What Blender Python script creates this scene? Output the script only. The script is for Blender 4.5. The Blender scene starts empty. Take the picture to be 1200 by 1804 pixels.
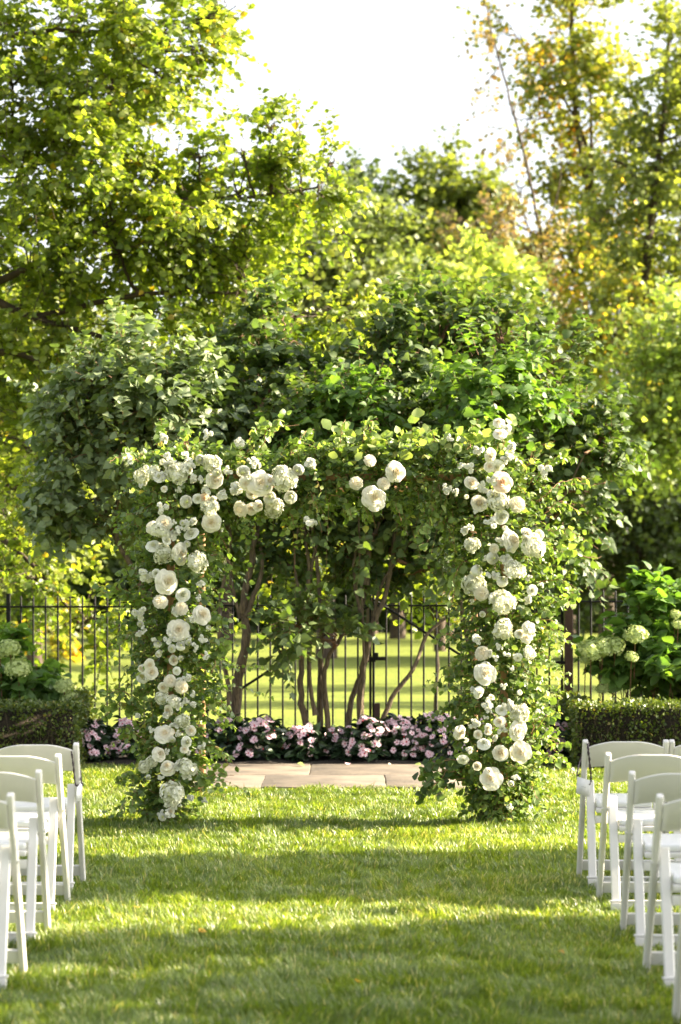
import bpy, bmesh, math
import numpy as np
from mathutils import Vector, Matrix
from math import radians as R

rng = np.random.default_rng(7)
scene = bpy.context.scene
col = scene.collection

# ------------------------------------------------------------------ camera
F, HOR, EYE = 4259.0, 1019.0, 1.65
cam = bpy.data.cameras.new('camera')
cam.sensor_fit = 'VERTICAL'; cam.sensor_height = 36.0; cam.lens = 85.0
cam.shift_y = (HOR - 902.0) / 1804.0
cam.clip_start = 0.1; cam.clip_end = 3000
cam.dof.use_dof = True; cam.dof.focus_distance = 16.0; cam.dof.aperture_fstop = 3.0
camo = bpy.data.objects.new('camera', cam); col.objects.link(camo)
camo.location = (0, 0, EYE); camo.rotation_euler = (R(90), 0, 0)
scene.camera = camo

# ------------------------------------------------------------------ light
SUN_EL, SUN_AZ = R(29), math.atan2(0.974, 0.14)          # azimuth clockwise from +Y
S = Vector((math.sin(SUN_AZ)*math.cos(SUN_EL), math.cos(SUN_AZ)*math.cos(SUN_EL), math.sin(SUN_EL)))
w = bpy.data.worlds.new('World'); scene.world = w; w.use_nodes = True
nt = w.node_tree; nt.nodes.clear()
sky = nt.nodes.new('ShaderNodeTexSky'); sky.sky_type = 'NISHITA'; sky.sun_disc = False
sky.sun_elevation = SUN_EL; sky.sun_rotation = SUN_AZ
sky.air_density = 1.0; sky.dust_density = 3.5; sky.ozone_density = 1.0
hs = nt.nodes.new('ShaderNodeHueSaturation'); hs.inputs['Saturation'].default_value = 0.30
bg = nt.nodes.new('ShaderNodeBackground'); bg.inputs['Strength'].default_value = 0.078
wo = nt.nodes.new('ShaderNodeOutputWorld')
nt.links.new(sky.outputs[0], hs.inputs['Color']); nt.links.new(hs.outputs[0], bg.inputs['Color'])
nt.links.new(bg.outputs[0], wo.inputs['Surface'])
sl = bpy.data.lights.new('sun', 'SUN'); sl.energy = 5.0; sl.angle = R(0.5); sl.color = (1.0, 0.85, 0.62)
so = bpy.data.objects.new('sun', sl); col.objects.link(so); so.location = (20, 5, 20)
so.rotation_euler = S.to_track_quat('Z', 'Y').to_euler()
vs = scene.view_settings
scene.display_settings.display_device = 'sRGB'
vs.view_transform = 'Standard'; vs.look = 'None'; vs.exposure = 2.5; vs.gamma = 1.0; vs.use_curve_mapping = False
scene.render.engine = 'CYCLES'
cy = scene.cycles
cy.max_bounces = 8; cy.diffuse_bounces = 4; cy.transmission_bounces = 6; cy.transparent_max_bounces = 8
cy.caustics_reflective = False; cy.caustics_refractive = False
cy.sample_clamp_indirect = 6.0
cy.use_denoising = True

# ------------------------------------------------------------------ helpers
def P(px, py, D):
    """point at distance D that appears at photo pixel (px, py)"""
    return np.array([(px-600.0)/F*D, D, EYE-(py-HOR)/F*D])

def tag(o, label=None, cat=None, group=None, kind=None):
    if label: o['label'] = label
    if cat: o['category'] = cat
    if group: o['group'] = group
    if kind: o['kind'] = kind
    return o

def link(name, data, parent=None, loc=None):
    o = bpy.data.objects.new(name, data); col.objects.link(o)
    if parent is not None: o.parent = parent
    if loc is not None: o.location = loc
    return o

def thing(name, loc, label, cat, group=None, rz=0.0):
    o = link(name, None, None, loc); o.rotation_euler = (0, 0, rz); o.empty_display_size = 0.2
    return tag(o, label, cat, group)

class Geo:
    """collects vertex/face blocks and makes one mesh out of them"""
    def __init__(s): s.V = []; s.L = []; s.T = []; s.R = []; s.n = 0
    def add(s, V, Fc, rnd=None):
        V = np.asarray(V, float).reshape(-1, 3); Fc = np.asarray(Fc, int)
        s.V.append(V); s.L.append((Fc+s.n).ravel()); s.T.append(np.full(len(Fc), Fc.shape[1]))
        if rnd is None: rnd = 0.5
        s.R.append(np.broadcast_to(np.asarray(rnd, float), (len(Fc),)).copy()); s.n += len(V); return s
    def merge(s, o):
        for V, L, T, Rr in zip(o.V, o.L, o.T, o.R): pass
        s.L += [l+s.n for l in o.L]; s.V += o.V; s.T += o.T; s.R += o.R; s.n += o.n
    def mesh(s, name, mat, smooth=False, origin=None):
        V = np.concatenate(s.V); 
        if origin is not None: V = V-np.asarray(origin)
        L = np.concatenate(s.L); T = np.concatenate(s.T); Rr = np.concatenate(s.R)
        m = bpy.data.meshes.new(name)
        m.vertices.add(len(V)); m.vertices.foreach_set('co', V.astype(np.float32).ravel())
        m.loops.add(len(L)); m.loops.foreach_set('vertex_index', L.astype(np.int32))
        m.polygons.add(len(T)); st = np.zeros(len(T), np.int32); st[1:] = np.cumsum(T)[:-1]
        m.polygons.foreach_set('loop_start', st); m.polygons.foreach_set('loop_total', T.astype(np.int32))
        m.update(calc_edges=True)
        a = m.attributes.new('rnd', 'FLOAT', 'FACE'); a.data.foreach_set('value', Rr.astype(np.float32))
        if smooth: m.polygons.foreach_set('use_smooth', np.ones(len(T), bool))
        m.materials.append(mat)
        return m
    def obj(s, name, mat, parent=None, smooth=False, kind=None):
        org = np.array(parent.location) if parent is not None else None
        if parent is not None and parent.parent is not None: org = org+np.array(parent.parent.location)
        o = link(name, s.mesh(name, mat, smooth, org), parent)
        if kind: o['kind'] = kind
        return o

def norm(a): return a/np.maximum(np.linalg.norm(a, axis=-1, keepdims=True), 1e-9)

# templates: vertices (k,3) x = half width, y along length 0..1, z lift; faces (m,3|4)
def T_diamond():
    return np.array([(0,0,0),(.5,.42,.10),(0,1,-.06),(-.5,.42,.10)]), np.array([(0,1,2),(0,2,3)])
def T_leaf(w=.40, curl=.16):       # folded pointed oval with midrib, 8 verts
    return (np.array([(0,0,0),(0,.38,-.01),(0,.72,-.05),(0,1,-curl),
                      (w*.85,.22,.09),(w,.5,.10),(w*.55,.8,0),
                      (-w*.85,.22,.09),(-w,.5,.10),(-w*.55,.8,0)]),
            np.array([(0,4,5,1),(1,5,6,2),(2,6,3,3),(0,1,8,7),(1,2,9,8),(2,3,3,9)]))
def clean(tp):                    # split degenerate quads to tris
    V, Fc = tp; out = []
    for f in Fc:
        f = list(dict.fromkeys(f))
        if len(f) == 4: out += [(f[0],f[1],f[2]),(f[0],f[2],f[3])]
        else: out.append(tuple(f))
    return V, np.array(out)
def T_heart():
    return (np.array([(0,0,0),(0,.36,.0),(0,.70,-.06),(0,1.02,-.20),
                      (.26,-.05,.05),(.44,.2,.10),(.36,.52,.06),(.14,.82,-.06),
                      (-.26,-.05,.05),(-.44,.2,.10),(-.36,.52,.06),(-.14,.82,-.06)]),
            np.array([(0,4,5,1),(1,5,6,2),(2,6,7,3),(0,1,9,8),(1,2,10,9),(2,3,11,10)]))
DIAMOND = T_diamond(); LEAF = clean(T_leaf()); HEART = clean(T_heart())
SLIM = clean(T_leaf(.28, .2)); ROUND = clean(T_leaf(.62, .1))

def stamp(geo, tp, pos, d, n, size, rnd):
    """put a template at pos with length axis d and face normal n"""
    V, Fc = tp; pos = np.asarray(pos); N = len(pos)
    if N == 0: return
    d = norm(d); x = norm(np.cross(d, n)); z = np.cross(x, d)
    size = np.broadcast_to(np.asarray(size, float), (N,))
    A = (V[None,:,0,None]*x[:,None,:]+V[None,:,1,None]*d[:,None,:]+V[None,:,2,None]*z[:,None,:])*size[:,None,None]+pos[:,None,:]
    FF = Fc[None]+(np.arange(N)*len(V))[:,None,None]
    geo.add(A.reshape(-1,3), FF.reshape(-1, Fc.shape[1]), np.repeat(rnd, len(Fc)))

def tube(geo, pts, rad, sides=6, rnd=.5, cap=True):
    pts = np.asarray(pts, float); n = len(pts); rad = np.broadcast_to(np.asarray(rad, float), (n,))
    t = np.gradient(pts, axis=0); t = norm(t)
    u = np.cross(t[0], [0.3,1,0.2]); u /= np.linalg.norm(u); rings = []
    for i in range(n):
        u = u-t[i]*np.dot(u,t[i]); u /= max(np.linalg.norm(u),1e-9); v = np.cross(t[i],u)
        a = np.arange(sides)/sides*2*math.pi
        rings.append(pts[i]+rad[i]*(np.cos(a)[:,None]*u+np.sin(a)[:,None]*v))
    V = np.concatenate(rings); Fc = []
    for i in range(n-1):
        for k in range(sides):
            k2 = (k+1)%sides; Fc.append((i*sides+k, i*sides+k2, (i+1)*sides+k2, (i+1)*sides+k))
    geo.add(V, Fc, rnd)
    if cap:
        V2 = np.vstack([rings[-1], pts[-1:]+t[-1:]*rad[-1]*.4]); geo.add(V2, [(k,(k+1)%sides,sides) for k in range(sides)], rnd)
        V2 = np.vstack([rings[0], pts[:1]]); geo.add(V2, [((k+1)%sides,k,sides) for k in range(sides)], rnd)

def smooth_path(pts, per=5, wob=0.0):
    pts = np.asarray(pts, float); n = len(pts)
    if n < 3: per = max(per, 3)
    Pp = np.vstack([2*pts[0]-pts[1], pts, 2*pts[-1]-pts[-2]]); out = []
    for i in range(n-1):
        a,b,c,d = Pp[i],Pp[i+1],Pp[i+2],Pp[i+3]
        for k in range(per):
            t = k/per
            out.append(.5*((2*b)+(-a+c)*t+(2*a-5*b+4*c-d)*t*t+(-a+3*b-3*c+d)*t**3))
    out.append(pts[-1]); out = np.array(out)
    if wob: out[1:-1] += rng.normal(0, wob, (len(out)-2, 3))
    return out

def twigs_strip(geo, b, d, L, r, droop, seg=3):
    """many thin three-sided twigs at once"""
    N = len(b); t = np.linspace(0,1,seg+1)
    P3 = b[:,None,:]+d[:,None,:]*(L[:,None]*t)[:,:,None]; P3[:,:,2] -= droop[:,None]*(L[:,None]*t)**2
    u = norm(np.cross(d, [.1,.2,1.])); v = np.cross(d,u)
    a = np.arange(3)/3*2*math.pi
    ring = (np.cos(a)[None,:,None]*u[:,None,:]+np.sin(a)[None,:,None]*v[:,None,:])
    rr = r[:,None]*(1-.75*t)[None,:]
    V = P3[:,:,None,:]+ring[:,None,:,:]*rr[:,:,None,None]
    idx = np.arange(N*(seg+1)*3).reshape(N,seg+1,3); Fc = []
    for i in range(seg):
        for k in range(3):
            k2=(k+1)%3; Fc.append(np.stack([idx[:,i,k],idx[:,i,k2],idx[:,i+1,k2],idx[:,i+1,k]],-1))
    geo.add(V.reshape(-1,3), np.concatenate(Fc), .5)

def sprays(tg, b, d, L, droop, M, lsize, spread=1.0, up=0.6, r=.004, tilt=.55):
    """twigs with M alternate leaves each. returns leaf pos,dir,normal,size,spray index"""
    N = len(b); L = np.broadcast_to(L,(N,)).astype(float); droop = np.broadcast_to(droop,(N,)).astype(float)
    if tg is not None: twigs_strip(tg, b, d, L, np.full(N, r), droop)
    t = (np.linspace(.12,1,M)[None,:]+rng.uniform(-.04,.04,(N,M)))
    pos = b[:,None,:]+d[:,None,:]*(L[:,None]*t)[:,:,None]; pos[:,:,2] -= droop[:,None]*(L[:,None]*t)**2
    tan = np.repeat(d[:,None,:],M,1).copy(); tan[:,:,2] -= 2*droop[:,None]*L[:,None]*t; tan = norm(tan)
    side = norm(np.cross(tan, [0,0,1.])+1e-4); sgn = np.where(np.arange(M)%2==0,1,-1)[None,:,None]
    ld = norm(tan*rng.uniform(.3,.9,(N,M,1))+side*sgn*spread+rng.normal(0,.3,(N,M,3))+np.array([0,0,-.25]))
    n = norm(np.array([0,0,up])+rng.normal(0,tilt,(N,M,3))+.25*norm(pos-pos.mean(axis=(0,1))))
    sz = lsize*rng.uniform(.65,1.25,(N,M))
    return pos.reshape(-1,3), ld.reshape(-1,3), n.reshape(-1,3), sz.ravel(), np.repeat(np.arange(N),M)

def crown_points(blobs, clump=.30, shell=.45):
    """spray bases and directions inside ellipsoids, gathered in clumps"""
    B = []; Dd = []; Rn = []
    for (px,py,D,rx,ry,rd,n) in blobs:
        c = P(px,py,D); rad = np.array([rx/F*D, rd, ry/F*D])
        K = max(3, n//14)
        q = norm(rng.normal(0,1,(K,3)))*(rng.uniform(0,1,(K,1))**shell)
        k = rng.integers(0,K,n); off = q[k]+rng.normal(0,clump*.6,(n,3))
        ln = np.linalg.norm(off,axis=1,keepdims=True); off = np.where(ln>1.15, off/ln*1.15, off)
        B.append(c+off*rad); dd = norm(norm(off)+rng.normal(0,.45,(n,3))+np.array([0,0,.15])); Dd.append(dd)
        Rn.append(np.clip(rng.normal(0,.12,K)[k],-.3,.3))
    return np.concatenate(B), np.concatenate(Dd), np.concatenate(Rn)

# ------------------------------------------------------------------ materials
def newmat(name):
    m = bpy.data.materials.new(name); m.use_nodes = True; n = m.node_tree; n.nodes.clear()
    return m, n, n.nodes.new('ShaderNodeOutputMaterial')

def ramp_node(n, stops):
    r = n.nodes.new('ShaderNodeValToRGB'); cr = r.color_ramp
    while len(cr.elements) > 1: cr.elements.remove(cr.elements[-1])
    cr.elements[0].position = stops[0][0]; cr.elements[0].color = (*stops[0][1],1)
    for p,c in stops[1:]:
        e = cr.elements.new(p); e.color = (*c,1)
    return r

def leafmat(name, stops, trans=(1.9,2.0,.7), tf=.42, rough=.42, spec=.5):
    m, n, out = newmat(name)
    at = n.nodes.new('ShaderNodeAttribute'); at.attribute_name = 'rnd'
    r = ramp_node(n, stops); n.links.new(at.outputs['Fac'], r.inputs['Fac'])
    tc = n.nodes.new('ShaderNodeTexCoord'); nz = n.nodes.new('ShaderNodeTexNoise'); nz.inputs['Scale'].default_value = 45
    n.links.new(tc.outputs['Object'], nz.inputs['Vector'])
    mr = n.nodes.new('ShaderNodeMapRange'); mr.inputs[1].default_value=.3; mr.inputs[2].default_value=.7; mr.inputs[3].default_value=.82; mr.inputs[4].default_value=1.15
    n.links.new(nz.outputs['Fac'], mr.inputs[0])
    vm = n.nodes.new('ShaderNodeVectorMath'); vm.operation='SCALE'
    n.links.new(r.outputs[0], vm.inputs[0]); n.links.new(mr.outputs[0], vm.inputs['Scale'])
    b = n.nodes.new('ShaderNodeBsdfPrincipled'); b.inputs['Roughness'].default_value = rough
    b.inputs['Specular IOR Level'].default_value = spec
    n.links.new(vm.outputs[0], b.inputs['Base Color'])
    mul = n.nodes.new('ShaderNodeVectorMath'); mul.operation='MULTIPLY'; mul.inputs[1].default_value = trans
    n.links.new(vm.outputs[0], mul.inputs[0])
    t = n.nodes.new('ShaderNodeBsdfTranslucent'); n.links.new(mul.outputs[0], t.inputs['Color'])
    mx = n.nodes.new('ShaderNodeMixShader'); mx.inputs[0].default_value = tf
    n.links.new(b.outputs[0], mx.inputs[1]); n.links.new(t.outputs[0], mx.inputs[2]); n.links.new(mx.outputs[0], out.inputs['Surface'])
    return m

def solid(name, c1, c2=None, scale=8, rough=.6, bump=0, bscale=40, spec=.5, stretch=None, trans=0, tcol=None, detail=4):
    m, n, out = newmat(name)
    b = n.nodes.new('ShaderNodeBsdfPrincipled'); b.inputs['Roughness'].default_value = rough; b.inputs['Specular IOR Level'].default_value = spec
    tc = n.nodes.new('ShaderNodeTexCoord'); mp = n.nodes.new('ShaderNodeMapping'); n.links.new(tc.outputs['Object'], mp.inputs[0])
    if stretch: mp.inputs['Scale'].default_value = stretch
    if c2 is None: b.inputs['Base Color'].default_value = (*c1,1)
    else:
        nz = n.nodes.new('ShaderNodeTexNoise'); nz.inputs['Scale'].default_value = scale; nz.inputs['Detail'].default_value = detail
        n.links.new(mp.outputs[0], nz.inputs['Vector'])
        r = ramp_node(n, [(.3,c1),(.7,c2)]); n.links.new(nz.outputs['Fac'], r.inputs['Fac']); n.links.new(r.outputs[0], b.inputs['Base Color'])
    if bump:
        nb = n.nodes.new('ShaderNodeTexNoise'); nb.inputs['Scale'].default_value = bscale; nb.inputs['Detail'].default_value = 5
        n.links.new(mp.outputs[0], nb.inputs['Vector'])
        bp = n.nodes.new('ShaderNodeBump'); bp.inputs['Strength'].default_value = bump; bp.inputs['Distance'].default_value = .02
        n.links.new(nb.outputs['Fac'], bp.inputs['Height']); n.links.new(bp.outputs[0], b.inputs['Normal'])
    sh = b
    if trans:
        t = n.nodes.new('ShaderNodeBsdfTranslucent'); t.inputs['Color'].default_value = (*(tcol or c1),1)
        mx = n.nodes.new('ShaderNodeMixShader'); mx.inputs[0].default_value = trans
        n.links.new(b.outputs[0], mx.inputs[1]); n.links.new(t.outputs[0], mx.inputs[2]); sh = mx
    n.links.new(sh.outputs[0], out.inputs['Surface'])
    return m

M = {}
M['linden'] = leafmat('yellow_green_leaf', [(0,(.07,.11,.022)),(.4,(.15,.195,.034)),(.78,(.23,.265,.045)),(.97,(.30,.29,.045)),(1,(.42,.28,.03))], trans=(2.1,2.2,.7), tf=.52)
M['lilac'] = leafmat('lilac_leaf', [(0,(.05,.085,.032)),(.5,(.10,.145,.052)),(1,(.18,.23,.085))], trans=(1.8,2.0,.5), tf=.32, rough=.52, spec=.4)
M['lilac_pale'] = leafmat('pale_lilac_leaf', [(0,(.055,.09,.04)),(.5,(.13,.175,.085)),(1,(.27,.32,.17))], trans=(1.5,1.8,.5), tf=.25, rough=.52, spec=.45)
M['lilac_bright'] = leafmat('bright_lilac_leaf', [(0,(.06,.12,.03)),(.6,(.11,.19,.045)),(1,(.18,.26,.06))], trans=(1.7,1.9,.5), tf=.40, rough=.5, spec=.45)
M['archleaf'] = leafmat('arch_leaf', [(0,(.05,.09,.03)),(.35,(.11,.17,.048)),(.7,(.19,.265,.075)),(.93,(.31,.37,.14)),(1,(.30,.22,.08))], trans=(1.7,1.8,.6), tf=.38, rough=.45, spec=.5)
M['bggreen'] = leafmat('background_leaf', [(0,(.08,.115,.03)),(.5,(.15,.19,.05)),(1,(.26,.30,.08))], trans=(2.1,2.0,.7), tf=.45, spec=.5, rough=.5)
M['bgpale'] = leafmat('pale_background_leaf', [(0,(.10,.14,.045)),(.5,(.18,.225,.08)),(1,(.30,.34,.15))], trans=(1.8,1.8,.7), tf=.45, spec=.5, rough=.5)
M['bgbright'] = leafmat('bright_glossy_leaf', [(0,(.13,.20,.05)),(.5,(.26,.34,.09)),(1,(.44,.50,.18))], trans=(1.7,1.7,.6), tf=.45, spec=.5, rough=.45)
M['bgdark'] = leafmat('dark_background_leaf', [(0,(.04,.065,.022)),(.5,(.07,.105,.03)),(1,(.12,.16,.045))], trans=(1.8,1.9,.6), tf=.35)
M['autumn'] = leafmat('autumn_leaf', [(0,(.15,.20,.04)),(.5,(.26,.30,.06)),(.72,(.42,.39,.065)),(.9,(.66,.42,.05)),(1,(.60,.28,.05))], trans=(1.6,1.5,.5), tf=.45)
M['brownish'] = leafmat('brownish_leaf', [(0,(.20,.22,.07)),(.5,(.26,.22,.09)),(1,(.32,.20,.11))], trans=(1.6,1.4,.7), tf=.4)
M['box'] = leafmat('boxwood_leaf', [(0,(.045,.075,.016)),(.6,(.095,.135,.028)),(.93,(.17,.21,.045)),(1,(.20,.17,.04))], trans=(1.8,1.8,.5), tf=.25)
M['hydleaf'] = leafmat('hydrangea_leaf', [(0,(.065,.13,.035)),(.6,(.14,.24,.06)),(1,(.22,.33,.09))], trans=(1.7,1.9,.5), tf=.35)
M['impleaf'] = leafmat('impatiens_leaf', [(0,(.016,.034,.016)),(.6,(.032,.06,.026)),(1,(.06,.105,.04))], trans=(1.4,1.8,.6), tf=.12, rough=.38)
M['grass'] = leafmat('grass_blade', [(0,(.075,.12,.02)),(.5,(.142,.20,.03)),(.85,(.24,.29,.048)),(1,(.44,.40,.18))], trans=(1.9,1.9,.7), tf=.4, rough=.4, spec=.6)
M['bark'] = solid('lilac_bark', (.05,.036,.024), (.19,.14,.085), 22, .85, 1.0, 45, stretch=(3,3,.6))
M['bark_dark'] = solid('dark_bark', (.04,.03,.02), (.09,.06,.04), 8, .9, .5, 20)
M['twig'] = solid('twig', (.12,.06,.03), (.22,.12,.06), 20, .8)
M['redtwig'] = solid('reddish_stem', (.22,.09,.05), (.30,.17,.08), 20, .7)
M['iron'] = solid('black_iron', (.006,.006,.006), (.010,.009,.008), 30, .6, .1, 60, spec=.25)
M['rust'] = solid('brown_gate_post', (.055,.025,.018), (.09,.045,.03), 12, .6, .15, 40)
M['wood'] = solid('cedar_wood', (.34,.17,.07), (.46,.25,.11), 10, .6, .2, 60, stretch=(6,6,1))
M['chair'] = solid('white_resin', (.62,.60,.57), (.68,.66,.625), 5, .38, .03, 60)
M['seat'] = solid('white_vinyl', (.66,.66,.65), (.70,.70,.69), 4, .32, .05, 90)
M['card'] = solid('white_card', (.80,.80,.82), None, rough=.6, trans=.25, tcol=(.8,.8,.8))
M['ribbon'] = solid('black_ribbon', (.02,.008,.015), (.035,.015,.025), 60, .6)
M['ink'] = solid('grey_ink', (.3,.3,.32), None)
M['soil'] = solid('mulch', (.012,.009,.006), (.035,.024,.015), 25, .95, 1.0, 60)
M['stone'] = solid('flagstone', (.085,.072,.058), (.19,.155,.118), 3.0, .85, .35, 25, detail=8)
def petalmat(name,outer,heart,tc_,tf=.30):
    m,n,out=newmat(name); at=n.nodes.new('ShaderNodeAttribute'); at.attribute_name='rnd'
    r=ramp_node(n,[(0,outer),(.55,tuple((a+b)/2 for a,b in zip(outer,heart))),(1,heart)]); n.links.new(at.outputs['Fac'],r.inputs['Fac'])
    tc=n.nodes.new('ShaderNodeTexCoord'); nz=n.nodes.new('ShaderNodeTexNoise'); nz.inputs['Scale'].default_value=5; n.links.new(tc.outputs['Object'],nz.inputs['Vector'])
    mr=n.nodes.new('ShaderNodeMapRange'); mr.inputs[1].default_value=.3; mr.inputs[2].default_value=.7; mr.inputs[3].default_value=.86; mr.inputs[4].default_value=1.06; n.links.new(nz.outputs['Fac'],mr.inputs[0])
    vm=n.nodes.new('ShaderNodeVectorMath'); vm.operation='SCALE'; n.links.new(r.outputs[0],vm.inputs[0]); n.links.new(mr.outputs[0],vm.inputs['Scale'])
    b=n.nodes.new('ShaderNodeBsdfPrincipled'); b.inputs['Roughness'].default_value=.6; b.inputs['Specular IOR Level'].default_value=.25; n.links.new(vm.outputs[0],b.inputs['Base Color'])
    t=n.nodes.new('ShaderNodeBsdfTranslucent'); t.inputs['Color'].default_value=(*tc_,1)
    mx=n.nodes.new('ShaderNodeMixShader'); mx.inputs[0].default_value=tf; n.links.new(b.outputs[0],mx.inputs[1]); n.links.new(t.outputs[0],mx.inputs[2]); n.links.new(mx.outputs[0],out.inputs['Surface']); return m
M['petal']=petalmat('cream_petal',(.86,.84,.74),(.82,.71,.50),(.86,.81,.66))
M['petalwhite']=petalmat('white_petal',(.86,.86,.80),(.62,.62,.38),(.84,.84,.72))
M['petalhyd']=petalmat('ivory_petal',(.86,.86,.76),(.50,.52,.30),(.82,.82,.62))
M['petalpeach']=petalmat('peach_petal',(.85,.73,.60),(.76,.50,.30),(.85,.66,.46))
M['greeneye'] = solid('green_flower_centre', (.35,.42,.12), (.5,.5,.2), 30, .6)
M['hydgreen'] = solid('green_white_petal', (.34,.44,.13), (.62,.69,.32), 10, .6, trans=.25, tcol=(.45,.52,.18))
M['pink'] = solid('pink_petal', (.86,.54,.64), (.90,.74,.80), 12, .55, trans=.25, tcol=(.88,.6,.66))
M['red'] = solid('red_bud', (.45,.02,.06), (.6,.05,.1), 20, .5)

# ------------------------------------------------------------------ ground
def lawn_material():
    m, n, out = newmat('lawn_turf')
    b = n.nodes.new('ShaderNodeBsdfPrincipled'); b.inputs['Roughness'].default_value=.9; b.inputs['Specular IOR Level'].default_value=.2
    tc = n.nodes.new('ShaderNodeTexCoord')
    a = n.nodes.new('ShaderNodeTexNoise'); a.inputs['Scale'].default_value=.7; a.inputs['Detail'].default_value=6
    c = n.nodes.new('ShaderNodeTexNoise'); c.inputs['Scale'].default_value=18; c.inputs['Detail'].default_value=6
    for k in (a,c): n.links.new(tc.outputs['Object'], k.inputs['Vector'])
    r1 = ramp_node(n, [(.3,(.14,.18,.03)),(.7,(.20,.235,.04))]); r2 = ramp_node(n, [(.3,(.5,.55,.45)),(.7,(1.25,1.2,1.1))])
    n.links.new(a.outputs['Fac'], r1.inputs['Fac']); n.links.new(c.outputs['Fac'], r2.inputs['Fac'])
    mu = n.nodes.new('ShaderNodeVectorMath'); mu.operation='MULTIPLY'
    n.links.new(r1.outputs[0], mu.inputs[0]); n.links.new(r2.outputs[0], mu.inputs[1]); n.links.new(mu.outputs[0], b.inputs['Base Color'])
    bp = n.nodes.new('ShaderNodeBump'); bp.inputs['Strength'].default_value=.8; bp.inputs['Distance'].default_value=.04
    n.links.new(c.outputs['Fac'], bp.inputs['Height']); n.links.new(bp.outputs[0], b.inputs['Normal'])
    n.links.new(b.outputs[0], out.inputs['Surface']); return m
M['lawn'] = lawn_material()

def make_ground():
    g = Geo()
    xs = np.concatenate([[-1500,-300,-80],np.linspace(-30,30,61),[80,300,1500]]); ys = np.concatenate([[-1500,-200,-30],np.linspace(0,100,81),[200,500,1800]])
    X,Y = np.meshgrid(xs,ys); Z = .012*np.sin(X*1.3+Y*.4)*np.cos(Y*.9)-.004
    V = np.stack([X,Y,Z],-1).reshape(-1,3); w_=len(xs)
    Fc = [(j*w_+i,j*w_+i+1,(j+1)*w_+i+1,(j+1)*w_+i) for j in range(len(ys)-1) for i in range(w_-1)]
    g.add(V,Fc); o = g.obj('lawn', M['lawn'], smooth=True); tag(o,'flat mown green lawn running from the aisle to the far trees',kind='structure')
make_ground()

def make_bed():
    g = Geo(); xs = np.linspace(-6.5,6.5,66); ys = np.linspace(21.15,23.9,18); X,Y = np.meshgrid(xs,ys)
    Z = .03+rng.uniform(-.012,.02,X.shape)
    Z[0]=-.02; Z[-1]=-.02; Z[:,0]=-.02; Z[:,-1]=-.02
    V = np.stack([X,Y,Z],-1).reshape(-1,3); w_=len(xs)
    Fc = [(j*w_+i,j*w_+i+1,(j+1)*w_+i+1,(j+1)*w_+i) for j in range(len(ys)-1) for i in range(w_-1)]
    g.add(V,Fc); o = g.obj('flower_bed_ground', M['soil']); tag(o,'dark mulch of the flower bed behind the flagstone strip',kind='structure')
make_bed()

def noise2(x,y,cell,seed):
    r=np.random.default_rng(seed); G=r.uniform(-1,1,(256,256)); u=x/cell+1000; v=y/cell+1000; i=np.floor(u).astype(int); j=np.floor(v).astype(int); fu=u-i; fv=v-j; fu=fu*fu*(3-2*fu); fv=fv*fv*(3-2*fv)
    g=lambda a,b:G[a%256,b%256]
    return (g(i,j)*(1-fu)+g(i+1,j)*fu)*(1-fv)+(g(i,j+1)*(1-fu)+g(i+1,j+1)*fu)*fv
def grass_blades(name, label, n, x_lim, y0, y1, hmin, hmax, wd, skip=None):
    """real blades; x limits follow the distance"""
    y = y0+(y1-y0)*rng.uniform(0,1,n); hw = x_lim(y); x = rng.uniform(-1,1,n)*hw
    if skip is not None:
        k = ~skip(x,y); x,y = x[k],y[k]; n = len(x)
    h = rng.uniform(hmin,hmax,n)*np.clip(1+.38*noise2(x,y,.11,1)+.30*noise2(x,y,.45,2),.35,2); tall = rng.uniform(0,1,n)<.012; h = np.where(tall,h*1.5,h)
    ang = noise2(x,y,.22,6)*5+rng.normal(0,1.0,n); dx,dy = np.cos(ang),np.sin(ang); bend = rng.uniform(.15,.95,n)*h
    fa = ang+math.pi/2+rng.normal(0,.5,n); fx,fy = np.cos(fa),np.sin(fa); w2 = wd*rng.uniform(.6,1.3,n)*(y/14.)**.6/2
    z0 = .012*np.sin(x*1.3+y*.4)*np.cos(y*.9)-.008
    p0 = np.stack([x,y,z0],-1); p1 = p0+np.stack([dx*bend*.3,dy*bend*.3,h*.6],-1); p2 = p0+np.stack([dx*bend,dy*bend,h*.95],-1)
    f = np.stack([fx,fy,0*fx],-1)
    V = np.stack([p0-f*w2[:,None],p0+f*w2[:,None],p1+f*w2[:,None]*.8,p1-f*w2[:,None]*.8,p2],1).reshape(-1,3)
    i = np.arange(n)*5
    patch = .5+.9*noise2(x,y,.7,3)+.6*noise2(x,y,.2,4); 
    rn = np.clip(rng.normal(.42,.2,n)+.20*(patch-.5),0,.94); dry = rng.uniform(0,1,n)<.05+.10*np.clip(noise2(x,y,.5,7),0,1); rn = np.where(dry,1,rn)
    g = Geo()
    g.add(V, np.stack([i,i+1,i+2,i+3],-1), rn); g.add(np.zeros((0,3)), np.stack([i+3,i+2,i+4],-1)-g.n, rn)
    o = g.obj(name, M['grass']); tag(o, label, 'grass', kind='stuff'); return o
patio_x = lambda x: (x>-1.27)&(x<.98)
def near_skip(x,y): return (y>18.84+.10*noise2(x,y,.12,9)+.06*noise2(x,y,.4,10))&patio_x(x)|(y>21.12)
grass_blades('grass','short green lawn blades in sun and shade along the aisle and round the arch', 380000,
             lambda y: .1409*y+.7, 8.2, 21.2, .03, .06, .0075, near_skip)

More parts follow.
